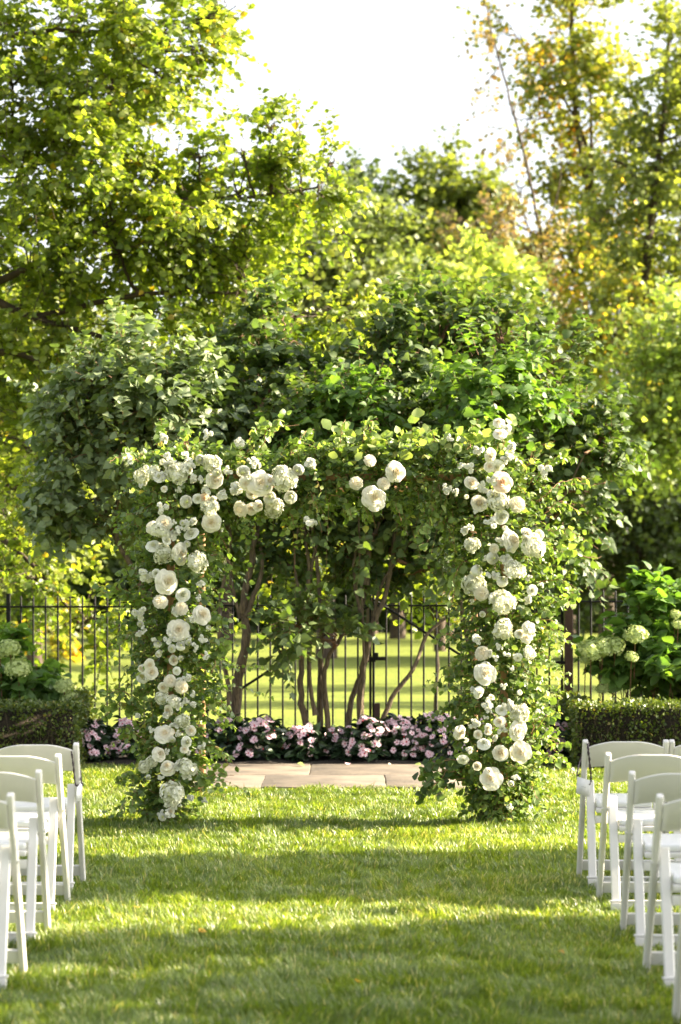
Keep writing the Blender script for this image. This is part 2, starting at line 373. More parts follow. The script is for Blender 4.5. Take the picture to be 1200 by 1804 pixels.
# ------------------------------------------------------------------ patio of flagstones
def slab(V2, z0, z1, name, mat, parent, chip=.003):
    """one stone: outline polygon V2 extruded with a softened upper edge"""
    V2 = np.array(V2); c = V2.mean(0); n = len(V2)
    inn = V2+(c-V2)*(.007/np.linalg.norm(c-V2,axis=1,keepdims=True))
    V = np.vstack([np.c_[V2,np.full(n,z0)], np.c_[V2,np.full(n,z1-chip)], np.c_[inn,np.full(n,z1)], [[*c,z1+.001]]])
    Fc = [(i,(i+1)%n,n+(i+1)%n,n+i) for i in range(n)]+[(n+i,n+(i+1)%n,2*n+(i+1)%n,2*n+i) for i in range(n)]
    g = Geo(); g.add(V,Fc); g.add(np.zeros((0,3)), np.array([(2*n+i,2*n+(i+1)%n,3*n) for i in range(n)])-g.n)
    return g.obj(name, mat, parent)
pat = thing('patio', (0,19.9,0), 'low sunlit strip of pale buff flagstones under and behind the arch', 'patio'); pat['kind']='structure'
del pat['category']
def patio():
    rows = [(18.80,19.95,[-1.27,-.62,.36,.98]),(19.95,21.12,[-1.27,-.26,.98])]
    for (a,b,xs) in rows:
        for i in range(len(xs)-1):
            x0,x1 = xs[i]+.0015,xs[i+1]-.0015; y0,y1=a+.0015,b-.0015; pts=[]
            for (p,q) in (((x0,y0),(x1,y0)),((x1,y0),(x1,y1)),((x1,y1),(x0,y1)),((x0,y1),(x0,y0))):
                for t in (0,.33,.66):
                    pts.append((p[0]+(q[0]-p[0])*t+rng.uniform(-.005,.005), p[1]+(q[1]-p[1])*t+rng.uniform(-.005,.005)))
            slab(pts,-.03,.03+rng.uniform(-.002,.002),'paving_stone',M['stone'],pat)
patio()

# ------------------------------------------------------------------ chairs
def bevel_box(sx,sy,sz,c=(0,0,0),bev=.006,seg=2,rot=None):
    bm = bmesh.new(); bmesh.ops.create_cube(bm,size=1)
    for v in bm.verts: v.co = Vector((v.co.x*sx,v.co.y*sy,v.co.z*sz))
    if bev: bmesh.ops.bevel(bm,geom=bm.edges[:],offset=bev,segments=seg,profile=.6,affect='EDGES')
    if rot is not None: bmesh.ops.rotate(bm,verts=bm.verts,matrix=rot)
    bmesh.ops.translate(bm,verts=bm.verts,vec=c)
    return bm
def bm_obj(name,bm,mat,parent,smooth=True):
    m = bpy.data.meshes.new(name); bm.normal_update(); bm.to_mesh(m); bm.free(); m.materials.append(mat)
    if smooth:
        m.polygons.foreach_set('use_smooth',[True]*len(m.polygons))
        m.set_sharp_from_angle(angle=R(40))
    return link(name,m,parent)
def swept(path, wx, dn, taper_top=True):
    """bar of section wx (x) by dn (in the y-z plane) along path of (y,z) points, softened corners and rounded ends"""
    path = [Vector((0,a,b)) for a,b in path]; bm = bmesh.new(); rings=[]
    b = min(wx,dn)*.22
    n = len(path)
    def sec(hw,hd): 
        return [(hw-b,hd),(hw,hd-b),(hw,-hd+b),(hw-b,-hd),(-hw+b,-hd),(-hw,-hd+b),(-hw,hd-b),(-hw+b,hd)]
    t_end = (path[-1]-path[-2]).normalized()
    path2 = path[:-1]+[path[-1]-t_end*dn*.35, path[-1]-t_end*dn*.1, path[-1]]
    sc = [1]*(n)+[.88,.5]
    for i,p in enumerate(path2):
        t = (path2[min(i+1,len(path2)-1)]-path2[max(i-1,0)]).normalized(); nn = Vector((0,-t.z,t.y))
        rings.append([bm.verts.new(p+Vector((x,0,0))*(sc[i]**.3)+nn*d*sc[i]) for x,d in sec(wx/2,dn/2)])
    for i in range(len(rings)-1):
        for k in range(8): bm.faces.new((rings[i][k],rings[i][(k+1)%8],rings[i+1][(k+1)%8],rings[i+1][k]))
    bm.faces.new(rings[-1]); bm.faces.new(rings[0][::-1]); bmesh.ops.recalc_face_normals(bm,faces=bm.faces)
    return bm
def shift(bm,x): bmesh.ops.translate(bm,verts=bm.verts,vec=(x,0,0)); return bm

def make_chair():
    t = link('folding_chair',None); t.empty_display_size=.2
    for s in (-1,1):
        bm_obj('front_leg',shift(swept([(.20,0),(.09,.22),(-.02,.43),(-.095,.58),(-.155,.70),(-.19,.79)],.029,.042),s*.215),M['chair'],t)
        bm_obj('rear_leg',shift(swept([(-.225,0),(-.195,.10),(-.10,.42),(-.055,.565)],.043,.021),s*.1785),M['chair'],t)
        f = bevel_box(.052,.034,.055,(s*.1785,-.223,.0275),.004); bm_obj('leg_foot',f,M['chair'],t)
    # backrest: bowed board with arched top and lower edge
    bm = bmesh.new(); N=18; rings=[]
    for i in range(N+1):
        u = i/N*2-1; x = u*.203; a = 1-u*u; y = -.172-.020*a
        zt = .752+.034*min(1,a*1.15)**.9; zb = .640+.014*a; th=.009
        lean = .05
        prof = [(-th,zb+.004),(-th,zt-.005),(-th*.4,zt),(th*.4,zt),(th,zt-.005),(th,zb+.004),(th*.4,zb),(-th*.4,zb)]
        rings.append([bm.verts.new((x,y+d-(z-.7)*.38,z)) for d,z in prof])
    for i in range(N):
        for k in range(8): bm.faces.new((rings[i][k],rings[i+1][k],rings[i+1][(k+1)%8],rings[i][(k+1)%8]))
    bm.faces.new(rings[0]); bm.faces.new(rings[-1][::-1]); bmesh.ops.recalc_face_normals(bm,faces=bm.faces)
    bm_obj('backrest',bm,M['chair'],t)
    # seat frame and padded seat
    tilt = Matrix.Rotation(R(2.5),3,'X')
    bm_obj('seat_frame',bevel_box(.305,.375,.026,(0,.04,.418),.008,2,tilt),M['chair'],t)
    bm = bevel_box(.300,.350,.032,(0,.042,.4480),.014,4,tilt)
    bm_obj('seat_pad',bm,M['seat'],t)
    bm_obj('front_rail',bevel_box(.398,.018,.058,(0,.158,.083),.004,2,Matrix.Rotation(R(20),3,'X')),M['chair'],t)
    bm_obj('rear_rail',bevel_box(.312,.016,.045,(0,-.218,.036),.003),M['chair'],t)
    bm_obj('rail_lip',bevel_box(.420,.030,.009,(0,-.219,.0615),.002),M['chair'],t)
    bm_obj('upper_rail',bevel_box(.312,.016,.04,(0,-.122,.36),.003),M['chair'],t)
    for s in (-1,1):
        g = Geo(); tube(g,[(s*.19,-.075,.505),(s*.235,-.075,.505)],.006,8); o=g.obj('bolt',M['chair'],t,True)
    return t
def copy_tree(o,parent=None):
    c=o.copy(); col.objects.link(c)
    if parent is not None: c.parent=parent
    for ch in list(o.children): copy_tree(ch,c)
    return c
# (x of the aisle-side front leg, distance of front foot, side, how many chairs in from the aisle, rotation, ordinal)
rows = [(-1.388,13.06,-1,0.5,'front'),(-1.385,12.26,-1,-.8,'second'),(-1.362,11.27,-1,.8,'third'),(-1.325,10.10,-1,-.4,'fourth'),
        (1.310,13.30,1,-.6,'front'),(1.322,12.35,1,.7,'second'),(1.306,11.20,1,-.5,'third'),(1.272,10.05,1,1.2,'fourth'),(1.245,8.98,1,0,'fifth')]
nchair = 0; proto=None; chairs={}
look = {(-1,'front'):'white folding chair nearest the left hedge, black ribbon and card on its post',
 (-1,'second'):'white folding chair directly behind the left chair with the ribbon',
 (-1,'third'):'white folding chair left of the aisle, third back from the left hedge',
 (-1,'fourth'):'white folding chair cut by the left picture edge, nearest the camera on the left',
 (1,'front'):'white folding chair nearest the right hedge, black ribbon and card on its post',
 (1,'second'):'white folding chair directly behind the right chair with the ribbon',
 (1,'third'):'white folding chair right of the aisle, third back from the right hedge',
 (1,'fourth'):'white folding chair right of the aisle, fourth back, cut by the picture edge',
 (1,'fifth'):'white folding chair at the bottom right corner of which only a leg shows'}
for (x,D,s,rz,nm) in rows:
    ncols = 2 if nm=='front' and s==1 else 1
    for k in range(ncols):
        o = make_chair() if proto is None else copy_tree(proto)
        if proto is None: proto=o
        o.location=(x+s*(.215+k*.462), D-.20+.01*k, -.004); o.rotation_euler=(0,0,R(rz+(.5 if k else 0)))
        tag(o, look[(s,nm)] if k==0 else 'white folding chair beside the ribboned right one, mostly past the right picture edge', 'chair', 'white folding chairs in rows along the aisle')
        chairs[(s,nm,k)]=o

# hanging cards
def ribbon_strip(pts,w):
    g=Geo(); tube(g,smooth_path(pts,6,.0006),[w*.5*(1+.35*math.sin(i*1.7)) for i in range((len(pts)-1)*6+1)],5); return g
def hanging_card(label, s, front, back, corners):
    t = thing('hanging_card', tuple(corners[0]), label,'card')
    for pth,wd in (front,back): ribbon_strip(pth,wd).obj('ribbon',M['ribbon'],t,True)
    A,B,C_,Dd = [np.array(c) for c in corners]; n = np.cross(B-A,Dd-A); n/=np.linalg.norm(n); h=n*.0012
    g=Geo(); V=[A-h,B-h,C_-h,Dd-h,A+h,B+h,C_+h,Dd+h]
    g.add(V,[(0,1,2,3),(7,6,5,4),(0,4,5,1),(1,5,6,2),(2,6,7,3),(3,7,4,0)]); o=g.obj('card',M['card'],t)
    if n[1] > 0: n = -n
    g=Geo(); pts=[A+(B-A)*u+(Dd-A)*(.5+.02*math.sin(u*70))+n*.002 for u in np.linspace(.36,.72,26)]
    tube(g,pts,.0007,4); g.obj('lettering',M['ink'],o)
    return t
Dr=13.02
hanging_card('small white card on black ribbon hanging from the ribboned right-hand chair', 1,
  ([P(1036,1309,13.02),P(1036,1313,12.865),P(1037,1327,12.86),P(1039,1345,12.88),P(1041,1365,12.90),P(1041,1375,12.91),P(1038,1383,12.9)],.011),
  ([P(1036,1309,13.02),P(1030,1318,13.08),P(1023,1338,13.10),P(1017,1360,13.0),P(1017,1367,12.93),P(1022,1363,12.9)],.008),
  [P(1017,1368,12.89),P(1040,1375,12.90),P(1038,1404,12.9),P(1015,1397,12.89)])
hanging_card('small white card on black ribbon hanging from the ribboned left-hand chair', -1,
  ([P(125,1321,12.80),P(126,1324,12.66),P(129,1345,12.66),P(131,1365,12.67),P(134,1384,12.67),P(138,1382,12.66)],.009),
  ([P(125,1321,12.80),P(135,1335,12.84),P(142,1360,12.82),P(144,1378,12.7),P(147,1384,12.67)],.008),
  [P(136,1387,12.66),P(145,1377,12.78),P(144,1407,12.78),P(133,1415,12.66)])

# ------------------------------------------------------------------ flowers (templates)
def petal(geo, r0, r1, w, az, el0, el1, cup=.25, seg=4, ws=4, ruffle=0., rnd=.5):
    """a curved petal from radius r0 to r1; el = elevation of the surface above the equator"""
    t=np.linspace(0,1,seg+1)[:,None]; s=np.linspace(-1,1,ws+1)[None,:]
    el=el0+(el1-el0)*t; wid=w*np.sin(np.pi*np.clip(.12+.80*t,0,1))**.6
    a=az+s*wid+0*t
    rr=r0+(r1-r0)*t-cup*r1*.35*(s**2)*t+ruffle*r1*np.sin(s*7+az*5)*t**2
    zz=np.sin(el)*rr+0*s; h=np.cos(el)*rr
    V=np.stack([np.cos(a)*h,np.sin(a)*h,zz],-1).reshape(-1,3)
    W=ws+1; Fc=[(j*W+i,j*W+i+1,(j+1)*W+i+1,(j+1)*W+i) for j in range(seg) for i in range(ws)]
    geo.add(V,Fc,rnd)
def core(g,r,flat=1.,zc=0,rnd=.8):
    th=np.linspace(-1.4,1.5,7); az=np.arange(10)/10*2*math.pi
    V=np.array([(math.cos(a)*math.cos(t)*r,math.sin(a)*math.cos(t)*r,zc+math.sin(t)*r*flat) for t in th for a in az])
    g.add(V,[(j*10+i,j*10+(i+1)%10,(j+1)*10+(i+1)%10,(j+1)*10+i) for j in range(6) for i in range(10)],rnd)
def rose(seed, opened=1.0):
    """layers of cupped petals; opened > 1 lets the outer ones fall back"""
    g=Geo(); r=np.random.default_rng(seed); core(g,.20,1.0,-.02,1.)
    rings=[(.07,.30,3,1.5),(.12,.29,4,1.0),(.18,.26,4,.95),(.25,.21,5,.80),(.33,.13,5,.78),(.41,.03,6,.66),(.48,-.08,6,.64)]
    for ring,(rad,top,n,w) in enumerate(rings):
        for i in range(n):
            az=ring*1.9+i*2*math.pi/n+r.uniform(-.25,.25); tilt=r.uniform(-.03,.04); wr=w*r.uniform(.85,1.15)
            t=np.linspace(0,1,6)[:,None]; s_=np.linspace(-1,1,7)[None,:]
            a_=az+s_*wr*(.55+.5*t)
            flare=(.02+.022*ring)*opened*np.clip(t-.55,0,1)**1.3*3.2
            rr=rad*(.30+.70*np.sin(np.clip(t*1.25,0,1)*math.pi/2))+flare*(1-.35*s_**2)+tilt*t+.012*np.sin(s_*5+i*2+ring)*t
            z=-.20+(top+.20)*t**.9-.10*(np.abs(s_)**2.4)*t-(flare*.55)*t+.012*np.sin(s_*6+i)*t
            V=np.stack([np.cos(a_)*rr,np.sin(a_)*rr,z+0*a_],-1).reshape(-1,3)
            g.add(V,[(j*7+q,j*7+q+1,(j+1)*7+q+1,(j+1)*7+q) for j in range(5) for q in range(6)],max(0,1-ring*.24))
    return g
def dahlia(seed,n=120):
    g=Geo(); core(g,.30,1,0,.6); r=np.random.default_rng(seed)
    i=np.arange(n); z=1-i/(n-1)*1.25; ph=i*2.39996; rr=np.sqrt(np.clip(1-z*z,0,1)); p=np.stack([np.cos(ph)*rr,np.sin(ph)*rr,z],-1)
    tp=(np.array([(0,0,0),(.34,.35,.16),(.30,.8,.16),(0,1,.05),(-.30,.8,.16),(-.34,.35,.16),(0,.5,-.04)]),np.array([(0,1,6),(1,2,6),(2,3,6),(3,4,6),(4,5,6),(5,0,6)]))
    up=np.array([0,0,1.])*np.ones((n,1)); nn=norm(up-p*np.sum(up*p,1,keepdims=True)+1e-3*p[:, [1,0,2]])
    sz=.13+.10*(1-np.clip(z,0,1)); stamp(g,tp,p*(.5-sz[:,None])*.95,norm(p*.9-nn*.2+r.normal(0,.12,(n,3))),nn,sz*1.3*r.uniform(.85,1.15,n),np.clip(.1+.8*np.clip(z-.75,0,1)*4,0,1))
    return g
def ranunculus(seed):
    g=Geo(); r=np.random.default_rng(seed); core(g,.26,1.,.05,1.)
    for ring in range(8):
        rad=.49-.05*ring; n=7 if ring<5 else 5
        for i in range(n):
            petal(g,rad*.90,rad*r.uniform(.97,1.05),.62+.05*ring,ring*.9+i*2*math.pi/n+r.uniform(-.2,.2),-.55+.14*ring,.50+.11*ring+r.uniform(-.07,.07),cup=.10,seg=4,ws=4,ruffle=.02,rnd=ring/9)
    return g
def floret(g,c,nrm,sz,r,n=4,rnd=.1):
    nrm=nrm/np.linalg.norm(nrm); a0=r.uniform(0,6.28); u=np.cross(nrm,[.3,.5,.8]); u/=np.linalg.norm(u); v=np.cross(nrm,u)
    d=np.array([np.cos(a0+k*2*math.pi/n)*u+np.sin(a0+k*2*math.pi/n)*v+nrm*.22*r.uniform(.3,1.6) for k in range(n)])
    tp=(np.array([(0,0,0),(.42,.4,.05),(.38,.8,.12),(0,1,.0),(-.38,.8,.12),(-.42,.4,.05)]),np.array([(0,1,2),(0,2,3),(0,3,4),(0,4,5)]))
    stamp(g,tp,np.repeat([c],n,0),d,np.repeat([nrm],n,0),sz,np.full(n,rnd))
def hydrangea(seed,n=130,fs=.10,flat=.7):
    """lumpy dome of four-petalled florets"""
    g=Geo(); core(g,.36,flat,0,.9); r=np.random.default_rng(seed); i=np.arange(n); z=1-i/(n-1)*1.4; ph=i*2.39996; rr=np.sqrt(np.clip(1-z*z,0,1)); q=r.uniform(0,6,4)
    for k in range(n):
        lump=.045*math.sin(3*ph[k]+q[0]+2*z[k])+.04*math.sin(4*z[k]+2*math.cos(ph[k])+q[1]); rad=.42+lump+r.uniform(-.045,.05)
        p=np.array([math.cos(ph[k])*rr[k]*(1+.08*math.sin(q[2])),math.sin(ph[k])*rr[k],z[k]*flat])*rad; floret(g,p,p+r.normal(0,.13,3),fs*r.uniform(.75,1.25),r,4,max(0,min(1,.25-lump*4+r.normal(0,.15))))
    return g
def stock(seed,n=9):
    g=Geo(); r=np.random.default_rng(seed)
    for k in range(n):
        a=r.uniform(0,6.28); c=np.array([math.cos(a)*r.uniform(.05,.32),math.sin(a)*r.uniform(.05,.42),r.uniform(-.1,.15)])
        for q in range(4): floret(g,c+r.normal(0,.02,3),np.array([c[0],c[1],.5])+r.normal(0,.35,3),.20*r.uniform(.8,1.2),r,5)
    return g
FL={'rose':[rose(k,o_).mesh('rose',M['petal'],True) for k,o_ in ((11,.6),(12,1.),(13,1.4),(14,1.9),(15,1.2))],
 'rosewhite':[rose(k,o_).mesh('rose',M['petalwhite'],True) for k,o_ in ((31,1.3),(32,2.),(33,.8))],
 'peach':[rose(21,1.3).mesh('rose',M['petalpeach'],True)],
 'dahlia':[dahlia(k).mesh('dahlia',M['petal'],True) for k in (1,2,3)],
 'ranunculus':[ranunculus(k).mesh('ranunculus',M['petalwhite'],True) for k in (1,2,3)],
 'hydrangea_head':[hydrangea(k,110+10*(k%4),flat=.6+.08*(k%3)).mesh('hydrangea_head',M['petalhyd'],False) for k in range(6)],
 'stock_flower':[stock(k,6+k%6).mesh('stock_flower',M['petalwhite'],False) for k in range(6)]}
g=Geo(); tube(g,[(0,0,.36),(0,0,.43),(0,0,.455)],[.11,.09,.04],8); EYE_MESH=g.mesh('flower_centre',M['greeneye'],True)

def face_dir(o, d, spin):
    o.rotation_mode='QUATERNION'; q=Vector(d).to_track_quat('Z','Y'); o.rotation_quaternion=q @ Matrix.Rotation(spin,4,'Z').to_quaternion()

# ------------------------------------------------------------------ the arch
DA=16.25
arch = thing('flower_arch',(0,DA,0),'wooden wedding arch smothered in white roses, hydrangeas and trailing green leaves on the lawn','floral arch')
def beam(a,b,w_,name='beam'):
    a,b=np.array(a,float),np.array(b,float); g=Geo(); d=norm(b-a); up=np.array([0,0,1.]) if abs(d[2])<.9 else np.array([0,1.,0]); x=norm(np.cross(d,up)); y=np.cross(x,d); c=.12*w_
    sec=[(w_/2-c,w_/2),(w_/2,w_/2-c),(w_/2,-w_/2+c),(w_/2-c,-w_/2),(-w_/2+c,-w_/2),(-w_/2,-w_/2+c),(-w_/2,w_/2-c),(-w_/2+c,w_/2)]
    V=[a+x*p+y*q for p,q in sec]+[b+x*p+y*q for p,q in sec]
    g.add(V,[(k,(k+1)%8,8+(k+1)%8,8+k) for k in range(8)]); g.add(V,[tuple(range(8))[::-1],tuple(range(8,16))]); return g.obj(name,M['wood'],arch)
XL,XR=-1.14,1.10; DB=DA+2.15
for x in (XL,XR):
    beam((x,DA,-.02),(x,DA,2.44),.05,'post'); beam((x*.925,DB,-.02),(x*.925,DB,2.40),.05,'post')
    beam((x,DA+.03,2.33),(x*.925,DB-.03,2.33),.045)
beam((XL+.03,DA,2.33),(XR-.03,DA,2.33),.045); beam((XL*.925+.03,DB,2.33),(XR*.925-.03,DB,2.33),.045)

# axis of the foliage masses in photo pixels: (px, py, half width px)
legL=[(300,800,62),(312,880,74),(318,960,78),(312,1040,76),(312,1120,72),(315,1200,72),(318,1280,74),(303,1350,50),(295,1405,34),(292,1440,20)]
legR=[(870,800,75),(878,870,92),(885,950,92),(890,1030,82),(885,1110,78),(878,1190,78),(880,1270,80),(875,1340,70),(882,1395,38),(888,1435,18)]
top=[(270,850,50),(340,840,62),(420,850,60),(500,845,50),(580,835,48),(660,830,52),(740,830,60),(820,835,70),(900,850,75)]
def along(path,n):
    path=np.array(path,float); seg=np.linalg.norm(np.diff(path[:,:2],axis=0),axis=1); cum=np.r_[0,np.cumsum(seg)]
    s=rng.uniform(0,cum[-1],n); return np.stack([np.interp(s,cum,path[:,k]) for k in range(3)],-1)
tw=Geo()
leafsets={'LEAF':[], 'SLIM':[], 'ROUND':[]}
def arch_mass(path,n,vert,dens_r=.9,D0=DA,size=.046):
    q=along(path,n); ang=rng.uniform(0,2*math.pi,n); rad=np.sqrt(rng.uniform(.04,1,n))*dens_r
    hw=q[:,2]/F*D0
    if vert: off=np.stack([np.cos(ang)*rad*hw,np.sin(ang)*rad*hw*.85,0*ang],-1)
    else: off=np.stack([0*ang,np.cos(ang)*rad*hw*.85,np.sin(ang)*rad*hw],-1)
    base=np.stack([(q[:,0]-600)/F*D0,np.full(n,D0),EYE-(q[:,1]-HOR)/F*D0],-1)+off
    base[:,2]=np.maximum(base[:,2],.03)
    d=norm(norm(off+1e-6)*.8+rng.normal(0,.5,(n,3))+np.array([0,0,-.1 if vert else .1])); L=rng.uniform(.07,.22,n)
    return base,d,L
for path,n,vert,dr in ((legL,640,True,.88),(legL,260,True,.45),(legR,700,True,.88),(legR,260,True,.45),(top,560,False,.85),(top,240,False,.5)):
    b,d,L=arch_mass(path,n,vert,dr)
    pos,ld,nn,sz,_=sprays(tw,b,d,L,rng.uniform(.4,2.0,n),8,.047,r=.0022,up=.35,tilt=.7)
    kind=rng.integers(0,10,n)[_]; pos[:,2]=np.maximum(pos[:,2],.02)
    cl=rng.normal(0,.14,n)[_]
    for k,nm in ((kind<4,'LEAF'),((kind>=4)&(kind<7),'SLIM'),(kind>=7,'ROUND')):
        leafsets[nm].append((pos[k],ld[k],nn[k],sz[k]*(1.1 if nm=='SLIM' else .8 if nm=='ROUND' else 1),np.clip(rng.normal(.45,.22,k.sum())+cl[k],0,.96)))
for path,n,vert in ((legL,110,True),(legR,150,True),(top,120,False)):
    b,d,L=arch_mass(path,n,vert,.8)
    sd=rng.choice([-1,1],n)
    d=norm(np.stack([sd*rng.uniform(.6,1.2,n),rng.uniform(-.7,.3,n),rng.uniform(-.3,.5,n)],-1)) if vert else norm(np.stack([rng.normal(0,.6,n),rng.uniform(-.7,.3,n),rng.uniform(.1,1,n)*np.where(rng.uniform(0,1,n)<.75,1,-1)],-1))
    L=rng.uniform(.22,.46,n); pos,ld,nn,sz,_=sprays(tw,b,d,L,rng.uniform(.5,2.2,n),15,.040,r=.0022,up=.3,tilt=.8)
    k=pos[:,2]>.03; leafsets['LEAF'].append((pos[k],ld[k],nn[k],sz[k],np.clip(rng.normal(.55,.22,k.sum()),0,.97)))
# long trailing vines reaching out of the mass (start px, end px, leaf size)
vines=[((940,850),(1012,800)),((950,880),(1045,850)),((960,900),(1010,905)),((955,940),(1040,958)),((960,1000),(1012,985)),((950,1030),(1015,1045)),((940,1085),(1002,1050)),
 ((930,1110),(990,1112)),((930,1150),(975,1130)),((920,1210),(965,1225)),((930,1290),(990,1250)),((920,1330),(985,1300)),((930,1350),(975,1345)),((920,1380),(950,1425)),
 ((240,930),(215,900)),((250,1070),(188,1040)),((255,1120),(205,1140)),((250,1240),(170,1215)),((240,1245),(180,1260)),((250,1300),(200,1290)),((255,1380),(215,1372)),((250,1400),(222,1430)),
 ((350,1100),(395,1105)),((360,980),(405,1000)),((370,1240),(410,1255)),((350,1310),(408,1342)),((350,1380),(400,1365)),((340,1400),(385,1385)),((370,1180),(400,1130)),
 ((810,1120),(775,1140)),((815,1180),(765,1200)),((820,1240),(790,1265)),((830,1300),(795,1330)),((820,1350),(745,1380)),((825,1370),(755,1392)),((820,1345),(740,1360)),((815,1360),(750,1400)),
 ((250,820),(205,800)),((280,790),(285,750)),((330,790),(330,750)),((430,790),(475,745)),((450,795),(512,735)),((520,800),(545,760)),((600,790),(620,750)),((640,785),(665,745)),
 ((700,790),(740,765)),((770,790),(760,755)),((820,790),(850,750)),((880,790),(890,745)),((930,820),(965,790)),((480,880),(520,915)),((580,870),(620,905)),((640,880),(660,925)),((700,880),(705,930)),((760,890),(745,960)),((780,910),(790,980)),((430,890),(420,925)),
 ((545,870),(560,925)),((815,980),(790,1060)),((360,900),(390,960))]
for (a,b_) in vines:
    for rep in range(3):
        A=P(a[0]+rng.uniform(-8,8),a[1]+rng.uniform(-8,8),DA-.12+rng.uniform(-.1,.2)); B=P(b_[0]+rng.uniform(-16,16),b_[1]+rng.uniform(-16,16),DA-.15+rng.uniform(-.3,.3)); B[2]=max(B[2],.05)
        mid=(A+B)/2+np.array([0,0,.05]); pts=smooth_path([A,mid,B],6,.006); tube(tw,pts,np.linspace(.003,.0012,len(pts)),4,cap=False)
        dark = b_[1]>1340 and a[0]>800 and b_[0]<800
        nl=int(max(7,np.linalg.norm(B-A)/.022)); t=rng.uniform(.1,1,nl); idx=(t*(len(pts)-1)).astype(int); pos=pts[idx]; tan=norm(np.gradient(pts,axis=0))[idx]
        ld=norm(tan*.4+rng.normal(0,.6,(nl,3))+np.array([0,0,-.45])); nn=norm(rng.normal(0,.6,(nl,3))+np.array([.2,-.5,.3]))
        leafsets['ROUND' if dark or rng.uniform()<.3 else 'SLIM' if rng.uniform()<.4 else 'LEAF'].append((pos,ld,nn,rng.uniform(.035,.06,nl),np.clip(rng.normal(.15 if dark else .6,.2,nl),0,.96)))
# light green broad leaves standing out on top
n=170; q=along([(560,790,20),(640,785,24),(720,780,22),(800,785,26),(850,775,24),(900,770,20)],n)
base=np.stack([(q[:,0]-600)/F*DA,DA-.1+rng.normal(0,.12,n),EYE-(q[:,1]+rng.normal(0,16,n)-HOR)/F*DA],-1)
leafsets['ROUND'].append((base,norm(rng.normal(0,.6,(n,3))+np.array([0,0,.3])),norm(rng.normal(0,.6,(n,3))+np.array([.2,-.4,.5])),rng.uniform(.045,.075,n),rng.uniform(.7,.95,n)))

def split_leaves(parent, sets, mat, templ, n_parts, leafname='leaf', foliage='foliage', proper=None):
    """nearest leaves become parts that share mesh data, the rest one foliage mesh"""
    allp=[]; 
    for key,L in sets.items():
        for (pos,ld,nn,sz,rn) in L:
            for arr in [(key,pos,ld,nn,sz,rn)]: allp.append(arr)
    pos=np.concatenate([a[1] for a in allp]); ld=norm(np.concatenate([a[2] for a in allp])); nn=np.concatenate([a[3] for a in allp]); sz=np.concatenate([a[4] for a in allp]); rn=np.concatenate([a[5] for a in allp])
    key=np.concatenate([[a[0]]*len(a[1]) for a in allp])
    score=pos[:,1]-sz*8+rng.uniform(0,.15,len(pos))
    if proper is not None: score=score+proper(pos)
    pick=np.zeros(len(pos),bool); pick[np.argsort(score)[:n_parts]]=True
    g=Geo()
    for k in set(key.tolist()):
        m=(key==k)&~pick; stamp(g,templ[k],pos[m],ld[m],nn[m],sz[m],rn[m])
    g.obj(foliage,mat,parent,kind='stuff')
    var={}
    x=norm(np.cross(ld,nn)); z=np.cross(x,ld); org=np.array(parent.location)
    for i in np.nonzero(pick)[0]:
        v=int(rn[i]*5.99); kk=(key[i],v)
        if kk not in var:
            gg=Geo(); V,Fc=templ[key[i]]; gg.add(V,Fc,(v+.5)/6); var[kk]=gg.mesh(leafname,mat)
        o=bpy.data.objects.new(leafname,var[kk]); col.objects.link(o); o.parent=parent
        mm=Matrix(((x[i][0],ld[i][0],z[i][0]),(x[i][1],ld[i][1],z[i][1]),(x[i][2],ld[i][2],z[i][2])))
        o.location=pos[i]-org; o.rotation_euler=mm.to_euler(); o.scale=(sz[i],)*3
TM={'LEAF':LEAF,'SLIM':SLIM,'ROUND':ROUND,'HEART':HEART,'DIAMOND':DIAMOND}
split_leaves(arch,leafsets,M['archleaf'],TM,300)
o=tw.obj('stems',M['redtwig'],arch); o['kind']='stuff'; o.name='stem'

AX3=np.array([(a,b,c) for pth in (legL,legR,top) for a,b,c in smooth_path(pth,6)])
def front(px,py):
    d=np.hypot(AX3[:,0]-px,AX3[:,1]-py)/AX3[:,2]; k=min(1.,d.min()); return .20+.25*math.sqrt(max(0,1-k*k*.9))
def place_flower(px,py,dpx,ty,DD=None,parent=arch,Dd0=DA):
    # how far the flower sits in front of the mass axis
    D0=Dd0-front(px,py)-rng.uniform(0,.06) if DD is None else DD
    p=P(px,py,D0); size=dpx/F*D0*(.93 if ty in 'RQ' else 1.0)
    lab=None
    if ty=='H': ms=FL['hydrangea_head']; nm='hydrangea_head'
    elif ty=='R': ms=FL['rose'] if rng.uniform()<.75 else FL['rosewhite']; nm='rose'
    elif ty=='Q': ms=FL['peach']; nm='rose'; lab='peach tinted rose'
    elif ty=='D': ms=FL['dahlia']; nm='dahlia'
    elif ty=='N': ms=FL['ranunculus']; nm='ranunculus'
    else: ms=FL['stock_flower']; nm='stock_flower'
    o=link(nm,ms[int(rng.integers(len(ms)))],parent,Vector(p)-parent.location)
    o.scale=(size*rng.uniform(.93,1.08),size*rng.uniform(.93,1.08),size*rng.uniform(.7,1.1))
    face_dir(o,(rng.normal(.22,.36),-1,rng.normal(.20,.32)),rng.uniform(0,6.28))
    if lab: o['label']=lab
    if ty=='N':
        c=link('flower_centre',EYE_MESH,o)
    return o
